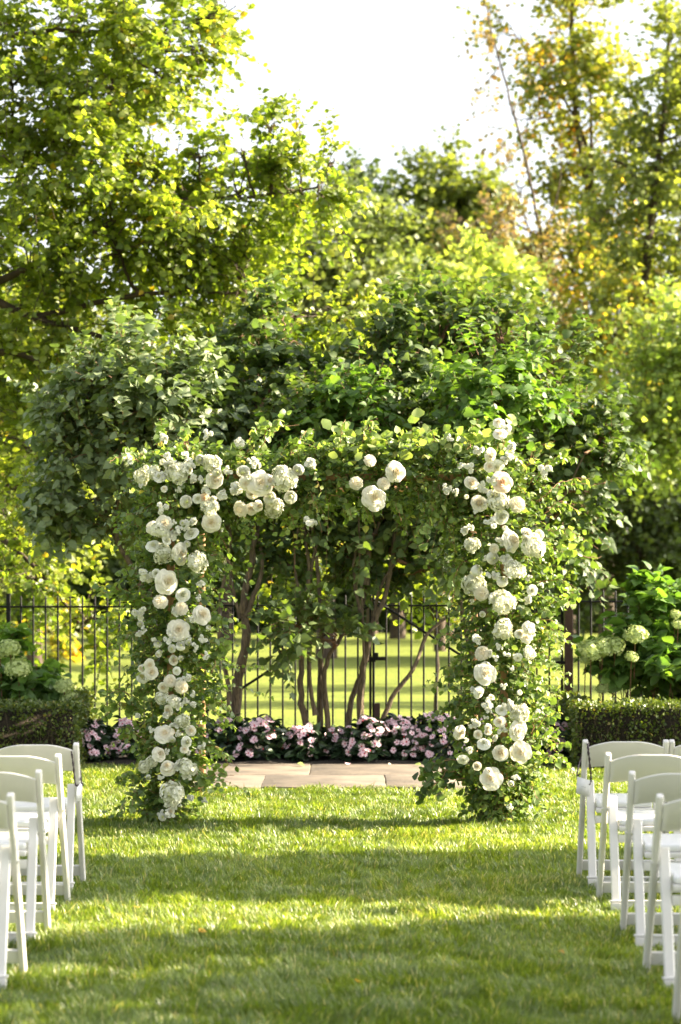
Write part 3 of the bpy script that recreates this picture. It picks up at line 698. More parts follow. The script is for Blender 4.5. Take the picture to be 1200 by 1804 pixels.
c3=[(362,305,118,'H'),(400,222,50,'S'),(430,265,50,'S'),(470,243,50,'N'),(525,262,100,'H'),(545,342,75,'R'),(507,387,60,'S'),(403,447,70,'N'),(460,432,42,'R'),(492,430,38,'Q'),(515,470,105,'H'),(580,415,65,'S'),(605,300,50,'S'),(680,303,70,'N'),(740,265,70,'S'),(765,355,85,'R'),(645,385,80,'S'),(690,360,50,'R'),(727,403,60,'R'),(665,483,72,'D'),(715,480,45,'R'),(755,468,50,'R'),(805,430,68,'N'),(825,475,100,'H'),(875,335,125,'H'),(945,293,60,'N'),(905,427,66,'N'),(1000,265,65,'S'),(1000,545,70,'S'),(525,547,75,'R'),(300,140,55,'S'),(312,228,50,'S'),(507,125,60,'S'),(660,160,65,'S'),(120,240,75,'S'),(190,330,80,'H'),(245,310,70,'H'),(290,480,65,'S'),(280,585,105,'H'),(300,550,60,'R'),(430,550,70,'S'),(426,595,72,'R'),(340,605,75,'S'),(245,655,55,'R'),(295,695,90,'H'),(383,693,70,'R'),(455,740,105,'H'),(225,800,95,'S'),(318,830,85,'R'),(388,893,62,'R'),(280,928,66,'D'),(380,960,64,'D'),(484,988,74,'R'),(180,980,75,'S'),(365,1060,80,'R')]
for x,y,d,t in c3: place_flower(180+x*.3667,720+y*.3667,d*.3667,t)
c4=[(727,60,45,'R'),(765,90,35,'R'),(733,112,50,'R'),(635,190,55,'S'),(785,185,60,'S'),(780,220,50,'S'),(695,215,55,'R'),(685,265,45,'R'),(720,268,45,'R'),(605,340,62,'R'),(655,365,60,'S'),(700,325,60,'S'),(745,335,80,'Q'),(638,432,72,'R'),(725,425,110,'H'),(812,440,66,'D'),(740,498,62,'R'),(690,525,65,'S'),(135,238,54,'D'),(72,342,60,'D'),(258,290,82,'R'),(198,345,60,'D'),(157,408,85,'R'),(490,365,60,'S'),(528,385,40,'S'),(940,288,70,'S'),(590,270,55,'S'),(575,550,75,'S'),(605,625,80,'H'),(795,605,75,'R'),(735,607,55,'S'),(706,643,42,'D'),(885,630,120,'H'),(865,570,55,'R'),(912,580,45,'R'),(697,686,62,'N'),(762,690,70,'S'),(800,740,105,'H'),(625,745,62,'N'),(615,805,115,'H'),(682,765,40,'S'),(712,770,50,'S'),(743,796,56,'N'),(647,850,62,'D'),(705,872,60,'N'),(745,890,125,'H'),(883,835,45,'R'),(865,880,50,'S'),(745,1015,110,'H'),(865,1010,50,'S'),(825,1035,40,'R')]
for x,y,d,t in c4: place_flower(600+x*.3833,720+y*.3833,d*.3833,t)
c6=[(870,25,65,'R'),(855,83,60,'R'),(805,62,50,'R'),(675,150,62,'S'),(725,205,58,'S'),(560,192,90,'D'),(870,190,100,'H'),(535,105,70,'S'),(592,320,115,'R'),(500,430,50,'S'),(547,452,60,'R'),(595,520,90,'S'),(605,565,60,'S'),(735,530,100,'S'),(810,590,130,'H'),(677,640,68,'R'),(808,700,108,'R'),(505,655,80,'S'),(600,708,50,'R'),(535,727,55,'R'),(645,750,50,'S'),(690,700,70,'S'),(420,718,70,'R'),(570,783,60,'R'),(475,830,60,'S'),(685,848,100,'R'),(815,845,110,'R'),(525,935,60,'R'),(435,897,50,'R'),(617,1015,110,'R')]
for x,y,d,t in c6: place_flower(700+x*.26667,1100+y*.26667,d*.26667,t)
c5=[(540,40,110,'R'),(475,55,50,'S'),(470,110,75,'S'),(510,105,50,'S'),(335,285,65,'R'),(275,310,50,'R'),(290,370,65,'R'),(350,335,80,'R'),(480,400,90,'D'),(560,440,90,'D'),(420,515,100,'H'),(500,540,100,'H'),(640,490,55,'S'),(595,540,55,'S'),(640,565,60,'S'),(450,640,60,'S'),(565,680,110,'H'),(250,645,50,'S'),(440,765,100,'R'),(510,710,70,'S'),(600,830,75,'R'),(410,910,80,'R'),(300,1000,100,'H'),(350,970,90,'H'),(468,1015,85,'R'),(600,1010,140,'H'),(495,1195,180,'H'),(625,1220,60,'S'),(725,1240,50,'S')]
for x,y,d,t in c5: place_flower(180+x*.25,1100+y*.25,d*.25,t)

for k in range(170):
    pth=(legL,legR,top,legL,legL)[k%5]; q=along(pth,1)[0]; ang=rng.uniform(0,6.28); rr_=q[2]*rng.uniform(.1,.95)
    if pth is top and 520<q[0]<780: continue
    place_flower(q[0]+math.cos(ang)*rr_*(pth is not top),q[1]+math.sin(ang)*rr_*(pth is top),rng.uniform(10,18),'SRSNS'[int(rng.integers(5))])

# ------------------------------------------------------------------ iron fence and gate
DF=23.0
zat=lambda py,D=DF: EYE-(py-HOR)/F*D
def bar(parent,a,b,r,name='picket',mat='iron',sides=6):
    g=Geo(); tube(g,[a,b],r,sides); return g.obj(name,M[mat],parent)
_pm={}
def picket(parent,x,y,z0,z1,r=.0095):
    k=(round(z0,3),round(z1,3),r)
    if k not in _pm:
        g=Geo(); tube(g,[(0,0,z0),(0,0,z1-.02),(0,0,z1)],[r,r,r*.5],6); _pm[k]=g.mesh('picket',M['iron'])
    o=link('picket',_pm[k],parent,(x-parent.location.x,y-parent.location.y,0)); return o
def scroll(parent,cx,cz,rad,turns=1.3,flip=1):
    g=Geo(); a=np.linspace(0,turns*2*math.pi,26); r=rad*(1-.75*a/a[-1]); pts=np.stack([cx+flip*np.cos(a)*r,np.full(26,DF-.012),cz+np.sin(a)*r],-1); tube(g,pts,.005,5); g.obj('scroll',M['iron'],parent)
sp=21.7/F*DF
def fence(x0,x1,rail,tops,label,posts):
    t=thing('iron_fence',((x0+x1)/2,DF,0),label,'fence')
    for z in (rail,.12): bar(t,(x0,DF,z),(x1,DF,z),.010,'rail')
    x=x0+sp*.5
    while x<x1: picket(t,x,DF-.001,.03,tops); x+=sp
    for (px,wd,zt) in posts:
        bm=bevel_box(wd,wd,zt,(px-t.location.x,-.0,zt/2),.004,1); bm_obj('post',bm,M['iron'] if wd<.05 else M['rust'],t,False)
        bm=bevel_box(wd*1.15,wd*1.15,.012,(px-t.location.x,0,zt+.006),.002,1); bm_obj('post_cap',bm,M['iron'],t,False)
xg0,xg1,xm=(322-600)/F*DF,(990-600)/F*DF,(656-600)/F*DF
fence(-7.2,xg0-.07,zat(1069),zat(1050),'black iron picket fence on the left, running behind the left hedge and arch leg',[((15-600)/F*DF,.038,zat(1048)),(xg0-.05,.038,zat(1046))])
fence(xg1+.10,7.2,zat(1060),zat(1040),'black iron picket fence on the right with a thick brown post, behind the hydrangeas',[((1002-600)/F*DF,.078,zat(1052)),((1250-600)/F*DF,.038,zat(1040))])
def gate(x0,x1,label,rise):
    t=thing('iron_gate',((x0+x1)/2,DF,0),label,'gate')
    zr=zat(1067)
    for z in (zr,.14): bar(t,(x0,DF,z),(x1,DF,z),.010,'rail')
    bar(t,(x0+.65,DF,zat(1085)),(x1-.0,DF,zat(1085)),.007,'rail') if rise<0 else None
    for x in (x0,x1): bar(t,(x,DF,.05),(x,DF,zr+.1),.013,'stile')
    n=int(round((x1-x0)/sp)); 
    for i in range(1,n): picket(t,x0+(x1-x0)*i/n,DF-.001,.05,zat(1048))
    a,b=((x0,zat(1280)),(x1,zat(1066))) if rise>0 else ((x0,zat(1056)),(x1,zat(1268)))
    bar(t,(a[0],DF-.022,a[1]),(b[0],DF-.022,b[1]),.013,'brace')
    for i in range(1,n-1):
        cx=x0+(x1-x0)*(i+.5)/n; scroll(t,cx,zat(1077),.042,1.2,1 if i%2 else -1)
    e=x1 if rise<0 else x0
    scroll(t,e-.09*(1 if rise<0 else -1),zat(1225),.075,1.4,-1 if rise<0 else 1)
    return t
gl=gate(xg0,xm-.018,'left half of the black iron gate, brace rising toward the latch behind the arch',1)
gr=gate(xm+.012,xg1,'right half of the black iron gate, brace falling from the latch toward the brown post',-1)
lt=bm_obj('latch',bevel_box(.16,.05,.035,((664-600)/F*DF-gr.location.x,-.03,zat(1160)),.006),M['iron'],gr)
bm_obj('latch_bolt',bevel_box(.13,.03,.022,((650-600)/F*DF-gl.location.x,-.03,zat(1164)),.004),M['iron'],gl)
bm_obj('latch_handle',bevel_box(.05,.06,.07,((662-600)/F*DF-gr.location.x,-.035,zat(1156)),.012),M['iron'],gr)
hg=bm_obj('hinge',bevel_box(.10,.03,.03,((987-600)/F*DF-gr.location.x,-.02,zat(1167)),.006),M['iron'],gr)
st=bm_obj('stake',bevel_box(.055,.055,.60,(0,0,.17),.004,1),M['rust'],None,False); st.location=((664.5-600)/F*22.85,22.85,0)
tag(st,'short brown square stake in the flower bed below the gate latch','post')

# ------------------------------------------------------------------ trees
def tree(name,label,cat,base,trunks,blobs,mat,bark,templ,lsize,M_=6,L=(.3,.6),droop=(.2,.8),limbs=None,parts=0,group=None,bsplit=None,clump=.3,shell=.45,twr=.004,rmean=.45,rsd=.2,up=.6,tilt=.55,subl=5,shoots=0,shootL=(.25,.5)):
    t=thing(name,tuple(base),label,cat,group)
    paths=[]
    for i,(pts,r0,r1) in enumerate(trunks):
        q=np.array([P(*p) for p in pts]); sp_=smooth_path(q,5,min(.02,r0*.12)); rr=np.linspace(0,1,len(sp_)); rad=r0+(r1-r0)*rr**.8
        rad=rad*(1+.06*np.sin(np.arange(len(sp_))*1.9)); rad[0]*=1.25
        g=Geo(); tube(g,sp_,rad,8); g.obj('trunk' if i==0 else 'stem' if r0>.015 and len(trunks)>1 and abs(pts[0][1]-trunks[0][0][0][1])<40 else 'limb',M[bark],t,True)
        paths.append(sp_[len(sp_)//3:])
    allp=np.concatenate(paths); tg=Geo()
    for bl in blobs:
        c=P(*bl[:3]); rad=np.array([bl[3]/F*bl[2],bl[5],bl[4]/F*bl[2]])
        k=np.argmin(np.linalg.norm(allp-c-np.array([0,0,-rad[2]*.5]),axis=1)); a=allp[k]
        m=(a+c)/2+np.array([0,0,-.08*np.linalg.norm(c-a)]); sp_=smooth_path([a,m,c],4,.01); r0=.008+.006*np.linalg.norm(rad)
        tube(tg,sp_,np.linspace(r0*1.6,r0*.8,len(sp_)),5,cap=False)
        for _ in range(subl):
            e=c+norm(rng.normal(0,1,3))*rad*.85; tube(tg,smooth_path([c+(a-c)*rng.uniform(0,.3),(c+e)/2+rng.normal(0,.1,3)*rad,e],4,.01),np.linspace(r0*.8,r0*.25,9),4,cap=False)
    b,d,cr=crown_points(blobs,clump,shell); n=len(b)
    pos,ld,nn,sz,ix=sprays(tg,b,d,rng.uniform(*L,n),rng.uniform(*droop,n),M_,lsize,r=twr,up=up,tilt=tilt)
    rn=np.clip(rng.normal(rmean,rsd,len(pos))+cr[ix],0,1)
    if shoots:
        sb=[];sc=[]
        for bl in blobs:
            c=P(*bl[:3]); rad=np.array([bl[3]/F*bl[2],bl[5],bl[4]/F*bl[2]]); m_=max(2,int(bl[6]*shoots)); q=norm(rng.normal(0,1,(m_,3))+[0,-.2,1.1]); sb.append(c+q*rad*.85); sc.append(norm(q*.6+rng.normal(0,.2,(m_,3))+[0,0,.8]))
        sb=np.concatenate(sb); sc=np.concatenate(sc); m_=len(sb)
        p2,l2,n2,s2,_i=sprays(tg,sb,sc,rng.uniform(*shootL,m_),rng.uniform(0,.5,m_),12,lsize*.85,r=twr*1.2,up=up,tilt=tilt,spread=1.1)
        pos=np.concatenate([pos,p2]); ld=np.concatenate([ld,l2]); nn=np.concatenate([nn,n2]); sz=np.concatenate([sz,s2]); rn=np.concatenate([rn,np.clip(rng.normal(rmean+.12,rsd,len(p2)),0,1)])
    tg.obj('branches',M['twig'] if bark!='bark_dark' else M['bark_dark'],t,kind='stuff').name='branch'
    keep=pos[:,2]>.05; pos,ld,nn,sz,rn=pos[keep],ld[keep],nn[keep],sz[keep],rn[keep]
    if parts: split_leaves(t,{templ:[(pos,ld,nn,sz,rn)]},M[mat],TM,parts,foliage='crown')
    else:
        g=Geo(); stamp(g,TM[templ],pos,ld,nn,sz,rn); g.obj('crown',M[mat],t,kind='stuff')
    return t

GL='lilac trees in the bed behind the arch'
LK=dict(M_=6,shoots=.10,L=(.15,.34),droop=(.2,1.2),parts=260,group=GL,shell=.4,twr=.0035,up=.7,tilt=.6)
D0=21.7
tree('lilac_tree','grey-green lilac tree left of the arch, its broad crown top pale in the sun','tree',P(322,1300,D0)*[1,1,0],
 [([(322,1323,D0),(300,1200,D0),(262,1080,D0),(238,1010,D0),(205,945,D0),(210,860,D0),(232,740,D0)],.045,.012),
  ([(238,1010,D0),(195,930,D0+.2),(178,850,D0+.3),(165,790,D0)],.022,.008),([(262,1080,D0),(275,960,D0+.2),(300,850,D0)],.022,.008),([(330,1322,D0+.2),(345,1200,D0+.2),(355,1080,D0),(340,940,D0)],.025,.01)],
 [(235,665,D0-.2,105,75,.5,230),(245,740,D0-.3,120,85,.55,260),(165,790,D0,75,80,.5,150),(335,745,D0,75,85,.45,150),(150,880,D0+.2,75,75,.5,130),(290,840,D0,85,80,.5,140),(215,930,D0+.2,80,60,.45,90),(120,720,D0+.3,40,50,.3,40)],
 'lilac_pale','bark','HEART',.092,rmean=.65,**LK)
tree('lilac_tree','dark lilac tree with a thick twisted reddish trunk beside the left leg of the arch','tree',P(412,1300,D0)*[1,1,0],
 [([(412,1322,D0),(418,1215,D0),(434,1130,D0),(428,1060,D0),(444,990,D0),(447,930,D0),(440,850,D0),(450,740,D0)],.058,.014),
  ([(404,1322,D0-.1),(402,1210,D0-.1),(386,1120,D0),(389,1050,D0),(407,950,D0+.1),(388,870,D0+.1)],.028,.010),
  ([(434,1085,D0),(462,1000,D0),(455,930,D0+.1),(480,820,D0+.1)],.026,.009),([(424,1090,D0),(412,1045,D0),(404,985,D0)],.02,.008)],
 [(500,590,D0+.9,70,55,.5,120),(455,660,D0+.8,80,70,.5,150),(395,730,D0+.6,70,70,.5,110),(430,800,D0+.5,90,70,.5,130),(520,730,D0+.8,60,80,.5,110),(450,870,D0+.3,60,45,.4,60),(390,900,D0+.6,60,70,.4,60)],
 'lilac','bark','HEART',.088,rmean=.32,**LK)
tree('lilac_tree','many-stemmed lilac tree in the middle of the arch opening with a low leafy clump','tree',P(552,1300,D0)*[1,1,0],
 [([(553,1322,D0),(532,1240,D0),(530,1170,D0),(536,1090,D0),(545,1000,D0),(530,900,D0),(520,800,D0)],.038,.010),
  ([(562,1322,D0+.1),(565,1200,D0+.1),(566,1100,D0+.1),(560,1000,D0),(546,900,D0),(560,800,D0)],.036,.010),
  ([(586,1322,D0),(572,1225,D0),(575,1170,D0),(600,1125,D0),(628,1090,D0+.1),(645,1030,D0+.1),(640,900,D0)],.030,.009),
  ([(556,1260,D0-.05),(546,1205,D0-.05),(545,1120,D0),(520,1000,D0),(525,930,D0)],.024,.008),([(540,1050,D0),(558,960,D0),(585,880,D0),(600,780,D0)],.018,.007)],
 [(600,745,D0-.3,95,55,.45,170),(540,800,D0-.1,80,60,.45,130),(640,800,D0-.2,70,55,.45,110),(520,900,D0+.3,100,60,.5,120),(480,960,D0+.5,60,60,.4,60),(522,1105,D0-.3,55,40,.3,52),(590,1125,D0-.2,45,25,.25,26),(500,1145,D0-.3,22,18,.15,12),(600,960,D0+.4,80,60,.4,90)],
 'lilac','bark','HEART',.086,rmean=.5,**LK)
tree('lilac_tree','lilac tree right of centre with a long low limb leaning toward the right leg','tree',P(632,1300,D0)*[1,1,0],
 [([(634,1322,D0),(636,1210,D0),(650,1130,D0),(678,1050,D0),(690,980,D0),(702,880,D0),(715,740,D0)],.040,.010),
  ([(618,1322,D0+.1),(616,1245,D0+.1),(640,1175,D0+.1),(642,1120,D0),(628,1050,D0),(625,980,D0),(645,900,D0),(660,790,D0)],.032,.009),
  ([(655,1318,D0-.1),(690,1230,D0-.1),(728,1180,D0-.1),(752,1120,D0),(790,1085,D0),(835,1055,D0)],.026,.010),
  ([(648,1140,D0),(658,1090,D0),(672,1030,D0),(720,960,D0),(760,900,D0)],.022,.008),([(645,1030,D0),(652,960,D0),(672,905,D0),(660,840,D0)],.03,.01)],
 [(712,570,D0+.7,42,60,.4,84),(790,565,D0+.7,36,45,.35,50),(680,660,D0+.6,65,70,.45,120),(745,670,D0+.5,80,80,.5,150),(700,770,D0+.3,90,60,.5,120),(720,880,D0+.2,90,70,.5,120),(690,960,D0+.2,90,60,.5,95),(755,1000,D0+.1,55,50,.35,50),(640,930,D0+.4,60,60,.4,60)],
 'lilac','bark','HEART',.088,rmean=.38,**LK)
tree('lilac_tree','wide lilac tree behind the right leg of the arch, crown spreading to the right','tree',P(842,1300,D0)*[1,1,0],
 [([(842,1322,D0+.2),(836,1220,D0+.2),(850,1100,D0+.2),(880,960,D0+.2),(900,850,D0+.2),(930,730,D0+.2)],.055,.012),
  ([(838,1200,D0+.2),(805,1030,D0+.3),(775,860,D0+.4),(765,720,D0+.4)],.028,.01),([(858,1080,D0+.2),(930,960,D0),(990,880,D0),(1030,800,D0)],.028,.008),([(890,900,D0+.2),(935,840,D0),(985,740,D0)],.02,.007)],
 [(880,575,D0+.6,45,40,.4,64),(830,625,D0+.6,45,40,.4,50),(960,645,D0+.5,70,60,.45,120),(800,650,D0+.6,60,80,.45,100),(1010,735,D0+.4,70,60,.45,110),(1060,770,D0+.3,45,45,.4,60),(950,790,D0+.4,90,80,.5,150),(990,900,D0+.2,80,70,.45,120),(1045,860,D0+.2,50,55,.4,60),(870,780,D0+.5,80,80,.5,120),(790,860,D0+.5,60,80,.45,70),(1020,985,D0+.1,50,30,.3,35),(900,900,D0+.5,90,80,.45,90)],
 'lilac','bark','HEART',.082,rmean=.34,**LK)
tree('lilac_shrub','lighter yellow-green young lilac standing above the right leg of the arch','shrub',P(868,1300,D0-.5)*[1,1,0],
 [([(866,1322,D0-.5),(872,1100,D0-.5),(864,900,D0-.5),(860,760,D0-.5),(866,650,D0-.5)],.022,.007),([(864,900,D0-.5),(840,800,D0-.5),(835,720,D0-.5)],.012,.006)],
 [(868,660,D0-.6,65,50,.35,95),(850,715,D0-.6,70,50,.35,95),(905,690,D0-.5,50,45,.3,55),(890,745,D0-.5,50,35,.3,35)],
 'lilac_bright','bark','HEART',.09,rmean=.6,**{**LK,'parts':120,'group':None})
tree('lilac_shrub','sunlit young lilac rising just above the middle of the flower arch','shrub',P(600,1300,D0-.8)*[1,1,0],
 [([(626,1322,D0-.1),(640,1200,D0-.1),(640,1100,D0-.1),(633,950,D0-.2),(630,780,D0-.4),(635,720,D0-.4)],.014,.006)],
 [(645,708,D0-.6,50,26,.3,70),(605,745,D0-.6,70,32,.3,80),(672,748,D0-.6,60,32,.3,70),(560,770,D0-.6,50,30,.3,40)],
 'lilac_bright','bark','HEART',.085,rmean=.45,**{**LK,'parts':100,'group':None})

# big yellow-green tree on the left, beyond the fence
DL=27.5
tree('broadleaf_tree','big yellow-green tree beyond the left fence, boughs reaching across to the centre','tree',P(-190,1300,DL)*[1,1,0],
 [([(-190,1274,DL),(-180,1000,DL),(-190,700,DL),(-170,400,DL),(-150,100,DL),(-140,-200,DL)],.24,.06),
  ([(-185,600,DL),(-60,520,DL),(60,560,DL),(200,600,DL)],.08,.025),([(-185,760,DL),(-60,640,DL),(40,625,DL-.5),(120,690,DL-.5)],.08,.02),
  ([(-175,420,DL),(-40,250,DL),(60,240,DL),(160,290,DL)],.07,.02),([(-160,250,DL),(-30,90,DL),(80,55,DL),(200,60,DL)],.06,.02),
  ([(-60,520,DL),(120,440,DL),(260,360,DL),(420,350,DL),(560,330,DL)],.05,.012),([(60,560,DL),(240,520,DL),(380,515,DL),(460,520,DL)],.04,.012),([(-185,800,DL),(-60,900,DL),(60,1000,DL-.8),(160,1120,DL-1)],.06,.012)],
 [(20,60,DL,61,52,1.0,91),(110,20,DL,61,35,1.0,77),(200,50,DL,79,52,1.1,161),(300,40,DL,62,52,.9,105),(360,90,DL,44,39,.6,38),(395,25,DL,39,22,.5,24),(90,190,DL,88,61,1.3,154),(20,140,DL,44,35,.9,42),(200,150,DL,88,61,1.1,175),(290,140,DL,52,44,.8,62),
  (40,320,DL,105,96,1.3,237),(180,300,DL,105,88,1.3,230),(290,330,DL,70,61,1,140),(60,460,DL,114,96,1.3,224),(210,440,DL,105,88,1.3,224),(340,420,DL,96,96,1.2,210),
  (420,340,DL,70,61,1,133),(470,280,DL,44,39,.6,56),(530,340,DL,66,35,.8,84),(475,225,DL,30,22,.4,16),(525,235,DL,19,22,.3,7),(580,290,DL,22,17,.3,7),(430,270,DL,35,26,.4,16),(570,350,DL,35,26,.5,21),(350,270,DL,30,22,.4,14),
  (430,480,DL,70,70,1,105),(300,560,DL,96,79,1.1,140),(420,570,DL,79,61,.9,98),(530,560,DL-.5,70,30,.6,70),(600,555,DL-.6,44,26,.5,42),(120,580,DL,96,79,1.2,147),(20,620,DL,88,88,1.3,147),
  (60,760,DL,96,88,1.2,147),(-20,880,DL,105,105,1.3,140),(90,900,DL,79,70,1,105),(60,1020,DL-.8,79,52,.8,91),(150,1090,DL-1,52,44,.6,42),(190,1140,DL-1.2,35,44,.4,18),(110,1110,DL-1,35,35,.4,12),(270,660,DL,88,70,1,98),(-150,300,DL,158,220,1.6,210),(-200,600,DL,158,176,1.6,140)],
 'linden','bark_dark','LEAF',.086,M_=10,L=(.25,.6),shoots=.04,shootL=(.35,.7),droop=(.3,1.1),parts=280,twr=.005,rmean=.45,rsd=.20,up=.3,tilt=.7,shell=.5,clump=.20,subl=8)
tree('hanging_bough_tree','thin yellow-green sapling behind the gate, leaves lit between the lilac stems','tree',P(760,1280,26.5)*[1,1,0],
 [([(765,1283,26.5),(770,1150,26.5),(750,1040,26.5),(710,1000,26.5)],.025,.008)],
 [(700,1030,26.5,60,45,.5,60),(760,1050,26.5,50,35,.5,36),(640,1010,26.5,50,40,.4,40),(480,1000,26.8,50,40,.4,30),(570,1020,26.8,40,30,.4,20),(820,1040,26.5,40,40,.4,22)],
 'linden','bark_dark','LEAF',.10,M_=7,L=(.25,.5),droop=(.3,1.2),rmean=.55).name='sapling'

# trees at the end of the far lawn
BG=dict(L=(.5,1.1),droop=(.0,.35),M_=8,twr=.008,up=.2,tilt=.8,clump=.28)
def bgt(label,D,px,trunk,blobs,mat,size=.17,sc=1.0,bark='bark_dark',r0=.2,name='tree',group='trees beyond the far lawn',**k):
    kw={**BG,**k}; base=P(px,HOR,D)*[1,1,0]; yb=HOR+EYE*F/D
    tr=[([(px,yb+2,D)]+[(a,b,D) for a,b in trunk[0]],r0,r0*.25)]+[([(a,b,D) for a,b in q],r0*.4,r0*.10) for q in trunk[1:]]
    return tree(name,label,'tree',base,tr,[(a,b,D+dd,rx,ry,rd,max(6,int(n*sc))) for (a,b,dd,rx,ry,rd,n) in blobs],mat,bark,'DIAMOND',size,group=group,**kw)
bgt('pale grey-green round tree behind the long left boughs, left of centre',50,575,[[(572,700),(575,450)]],
 [(575,450,0,115,105,1.6,520),(615,560,0,90,100,1.5,320),(500,520,.5,90,100,1.4,260),(560,700,0,110,120,1.5,300),(640,480,0,60,80,1,160)],'bgpale',.15)
bgt('dark narrow tree with a pointed top just right of the pale round tree',72,655,[[(655,700),(650,330)]],
 [(650,380,0,36,55,.9,110),(628,345,0,22,40,.6,50),(655,440,0,55,70,1.2,200),(680,470,0,45,70,1,140),(650,560,0,80,90,1.5,260),(690,375,0,14,45,.4,30)],'bgdark',.19,r0=.15)
bgt('olive tree with several spiky tops standing against the sky right of centre',70,790,[[(790,700),(800,300)],[(795,560),(735,300)],[(795,480),(845,310)]],
 [(735,335,0,15,62,.5,60),(718,400,0,14,45,.4,40),(755,385,0,20,60,.5,70),(783,330,0,13,50,.4,36),(806,300,0,17,68,.5,70),(826,350,0,16,50,.5,50),(806,400,0,40,50,.9,120),(848,325,0,15,60,.4,44),(872,380,0,14,40,.4,30),(850,420,0,40,50,.9,100),(745,450,0,50,50,.9,130),(790,480,0,90,70,1.5,260),(712,400,0,24,30,.5,36),(780,580,0,100,90,1.5,260),(775,270,0,12,20,.3,8),(870,440,0,50,60,.8,110)],'bggreen',.19,r0=.16)
bgt('loose mid-green tree standing behind the left boughs',38,60,[[(60,900),(60,600)]],
 [(20,560,0,110,110,1.2,200),(140,600,0,110,100,1.2,200),(40,740,0,120,110,1.2,220),(-60,680,0,110,130,1.2,160),(20,880,0,120,110,1.2,200),(150,760,0,90,100,1.2,140),(-40,1000,0,100,90,1.2,120)],'bggreen',.13,r0=.14)
bgt('low light yellow-green tree in front of the spiky trees',55,775,[[(775,700),(775,480)]],
 [(745,520,0,55,40,1,170),(822,490,0,40,36,1,110),(870,520,0,60,50,1,170),(780,580,0,110,70,1.2,260),(900,600,0,90,80,1.2,200)],'bgbright',.15,r0=.12,rmean=.6)
bgt('tall tree with dark trunk and yellow-orange autumn leaves at the right',60,1068,[[(1072,900),(1068,660),(1056,500),(1046,400),(1015,200),(1005,-40)],[(1050,430),(1030,250),(960,120)],[(1046,400),(1090,330),(1110,200)],[(1060,560),(980,440),(880,380)],[(1046,380),(1042,250),(1040,60)]],
 [(1000,40,0,75,70,1.1,170),(985,130,0,65,55,1,120),(1020,180,0,70,60,1,130),(955,150,0,30,40,.5,24),(1000,-60,0,70,60,1,120),(1040,270,0,75,60,1,110),(1000,290,0,40,40,.6,34),(905,60,0,40,50,.6,26),(925,210,0,30,50,.5,18),(1060,370,0,80,65,1,140),(980,390,0,50,50,.8,50),(1075,470,0,85,70,1.1,190),(1000,480,0,60,60,.9,80),(1070,570,-8,85,70,1.1,260),(1085,640,-8,70,50,1,200),(1120,500,-6,60,50,1,120),(980,560,0,60,60,.9,90),(1110,130,0,30,40,.5,16),(1090,240,0,35,30,.5,22)],
 'autumn',.155,r0=.19,rmean=.42,rsd=.25,M_=7)
bgt('thin half-bare tree with brownish leaves leaning left of the autumn tree',58,1010,[[(1000,800),(985,600),(960,450),(935,320),(900,180),(870,70),(852,-10)],[(985,600),(900,450),(800,390),(720,370)],[(970,500),(905,400),(880,300)],[(990,620),(930,540),(860,490)],[(955,430),(985,330),(990,250)],[(960,460),(930,400),(895,250)],[(990,640),(1030,560),(1050,470)]],
 [(860,30,0,14,34,.3,10),(878,100,0,18,40,.3,12),(905,200,0,25,50,.4,10),(920,330,0,45,60,.6,30),(940,430,0,60,50,.8,60),(870,400,0,60,40,.6,36),(900,490,0,80,60,.8,70),(960,540,0,60,60,.7,60),(795,390,0,50,22,.5,18)],
 'brownish',.14,r0=.065,M_=6,bark='bark_dark')
bgt('tall green tree at the far right edge, dark forked trunk in its leaves',52,1140,[[(1120,800),(1130,560),(1145,400),(1165,250),(1180,60)],[(1128,560),(1165,500),(1200,420)],[(1150,380),(1110,300),(1070,280)]],
 [(1180,100,0,35,60,.7,90),(1165,190,0,45,55,.7,100),(1205,250,0,60,80,.9,160),(1150,300,0,60,60,.9,110),(1200,400,0,80,80,1.1,220),(1120,390,0,50,60,.8,80),(1180,500,0,80,60,1,180),(1185,40,0,20,30,.4,24),(1245,200,0,50,120,.9,180),(1090,300,0,35,25,.5,22)],
 'bggreen',.14,r0=.17,rmean=.6)
bgt('bright glossy green tree mass low at the right edge above the dark trees',46,1290,[[(1290,900),(1230,650)]],
 [(1175,630,0,60,50,1,180),(1220,560,0,70,60,1,160),(1150,690,0,100,80,1.1,340),(1200,740,0,90,70,1.1,260),(1110,760,0,70,60,.9,160),(1260,650,0,90,110,1.1,200)],
 'bgbright',.125,r0=.14,rmean=.4)
bgt('dark shaded tree at the right whose low leaves hang over the lawn',50,1130,[[(1130,1050),(1130,850)]],
 [(1120,850,0,110,80,1.2,330),(1210,860,0,90,90,1.2,240),(1080,940,0,100,70,1.2,260),(1180,960,0,110,70,1.2,280),(1090,1040,0,110,50,1.2,200),(1200,1050,0,100,50,1.2,170),(990,980,0,80,70,1,160),(1290,950,0,120,150,1.4,260)],
 'bgdark',.13,r0=.18,rmean=.6)
bgt('dark tree behind the arch opening at the end of the far lawn',66,700,[[(700,950),(700,750)]],
 [(640,760,0,120,110,1.5,260),(780,780,0,120,110,1.5,260),(700,900,0,130,90,1.5,260),(850,900,0,120,110,1.5,220),(560,880,0,110,110,1.5,220),(930,800,0,110,120,1.5,220),(1000,700,0,90,90,1.2,150)],
 'bgdark',.2,r0=.2)
bgt('dark tree far behind the left lilac crown',64,400,[[(400,950),(400,700)]],
 [(330,700,0,130,120,1.5,240),(450,720,0,130,120,1.5,240),(380,860,0,150,110,1.5,250),(220,820,0,130,130,1.5,220),(100,760,0,130,130,1.5,200),(60,920,0,150,110,1.5,200),(480,560,0,100,90,1.3,160)],
 'bggreen',.2,r0=.2)
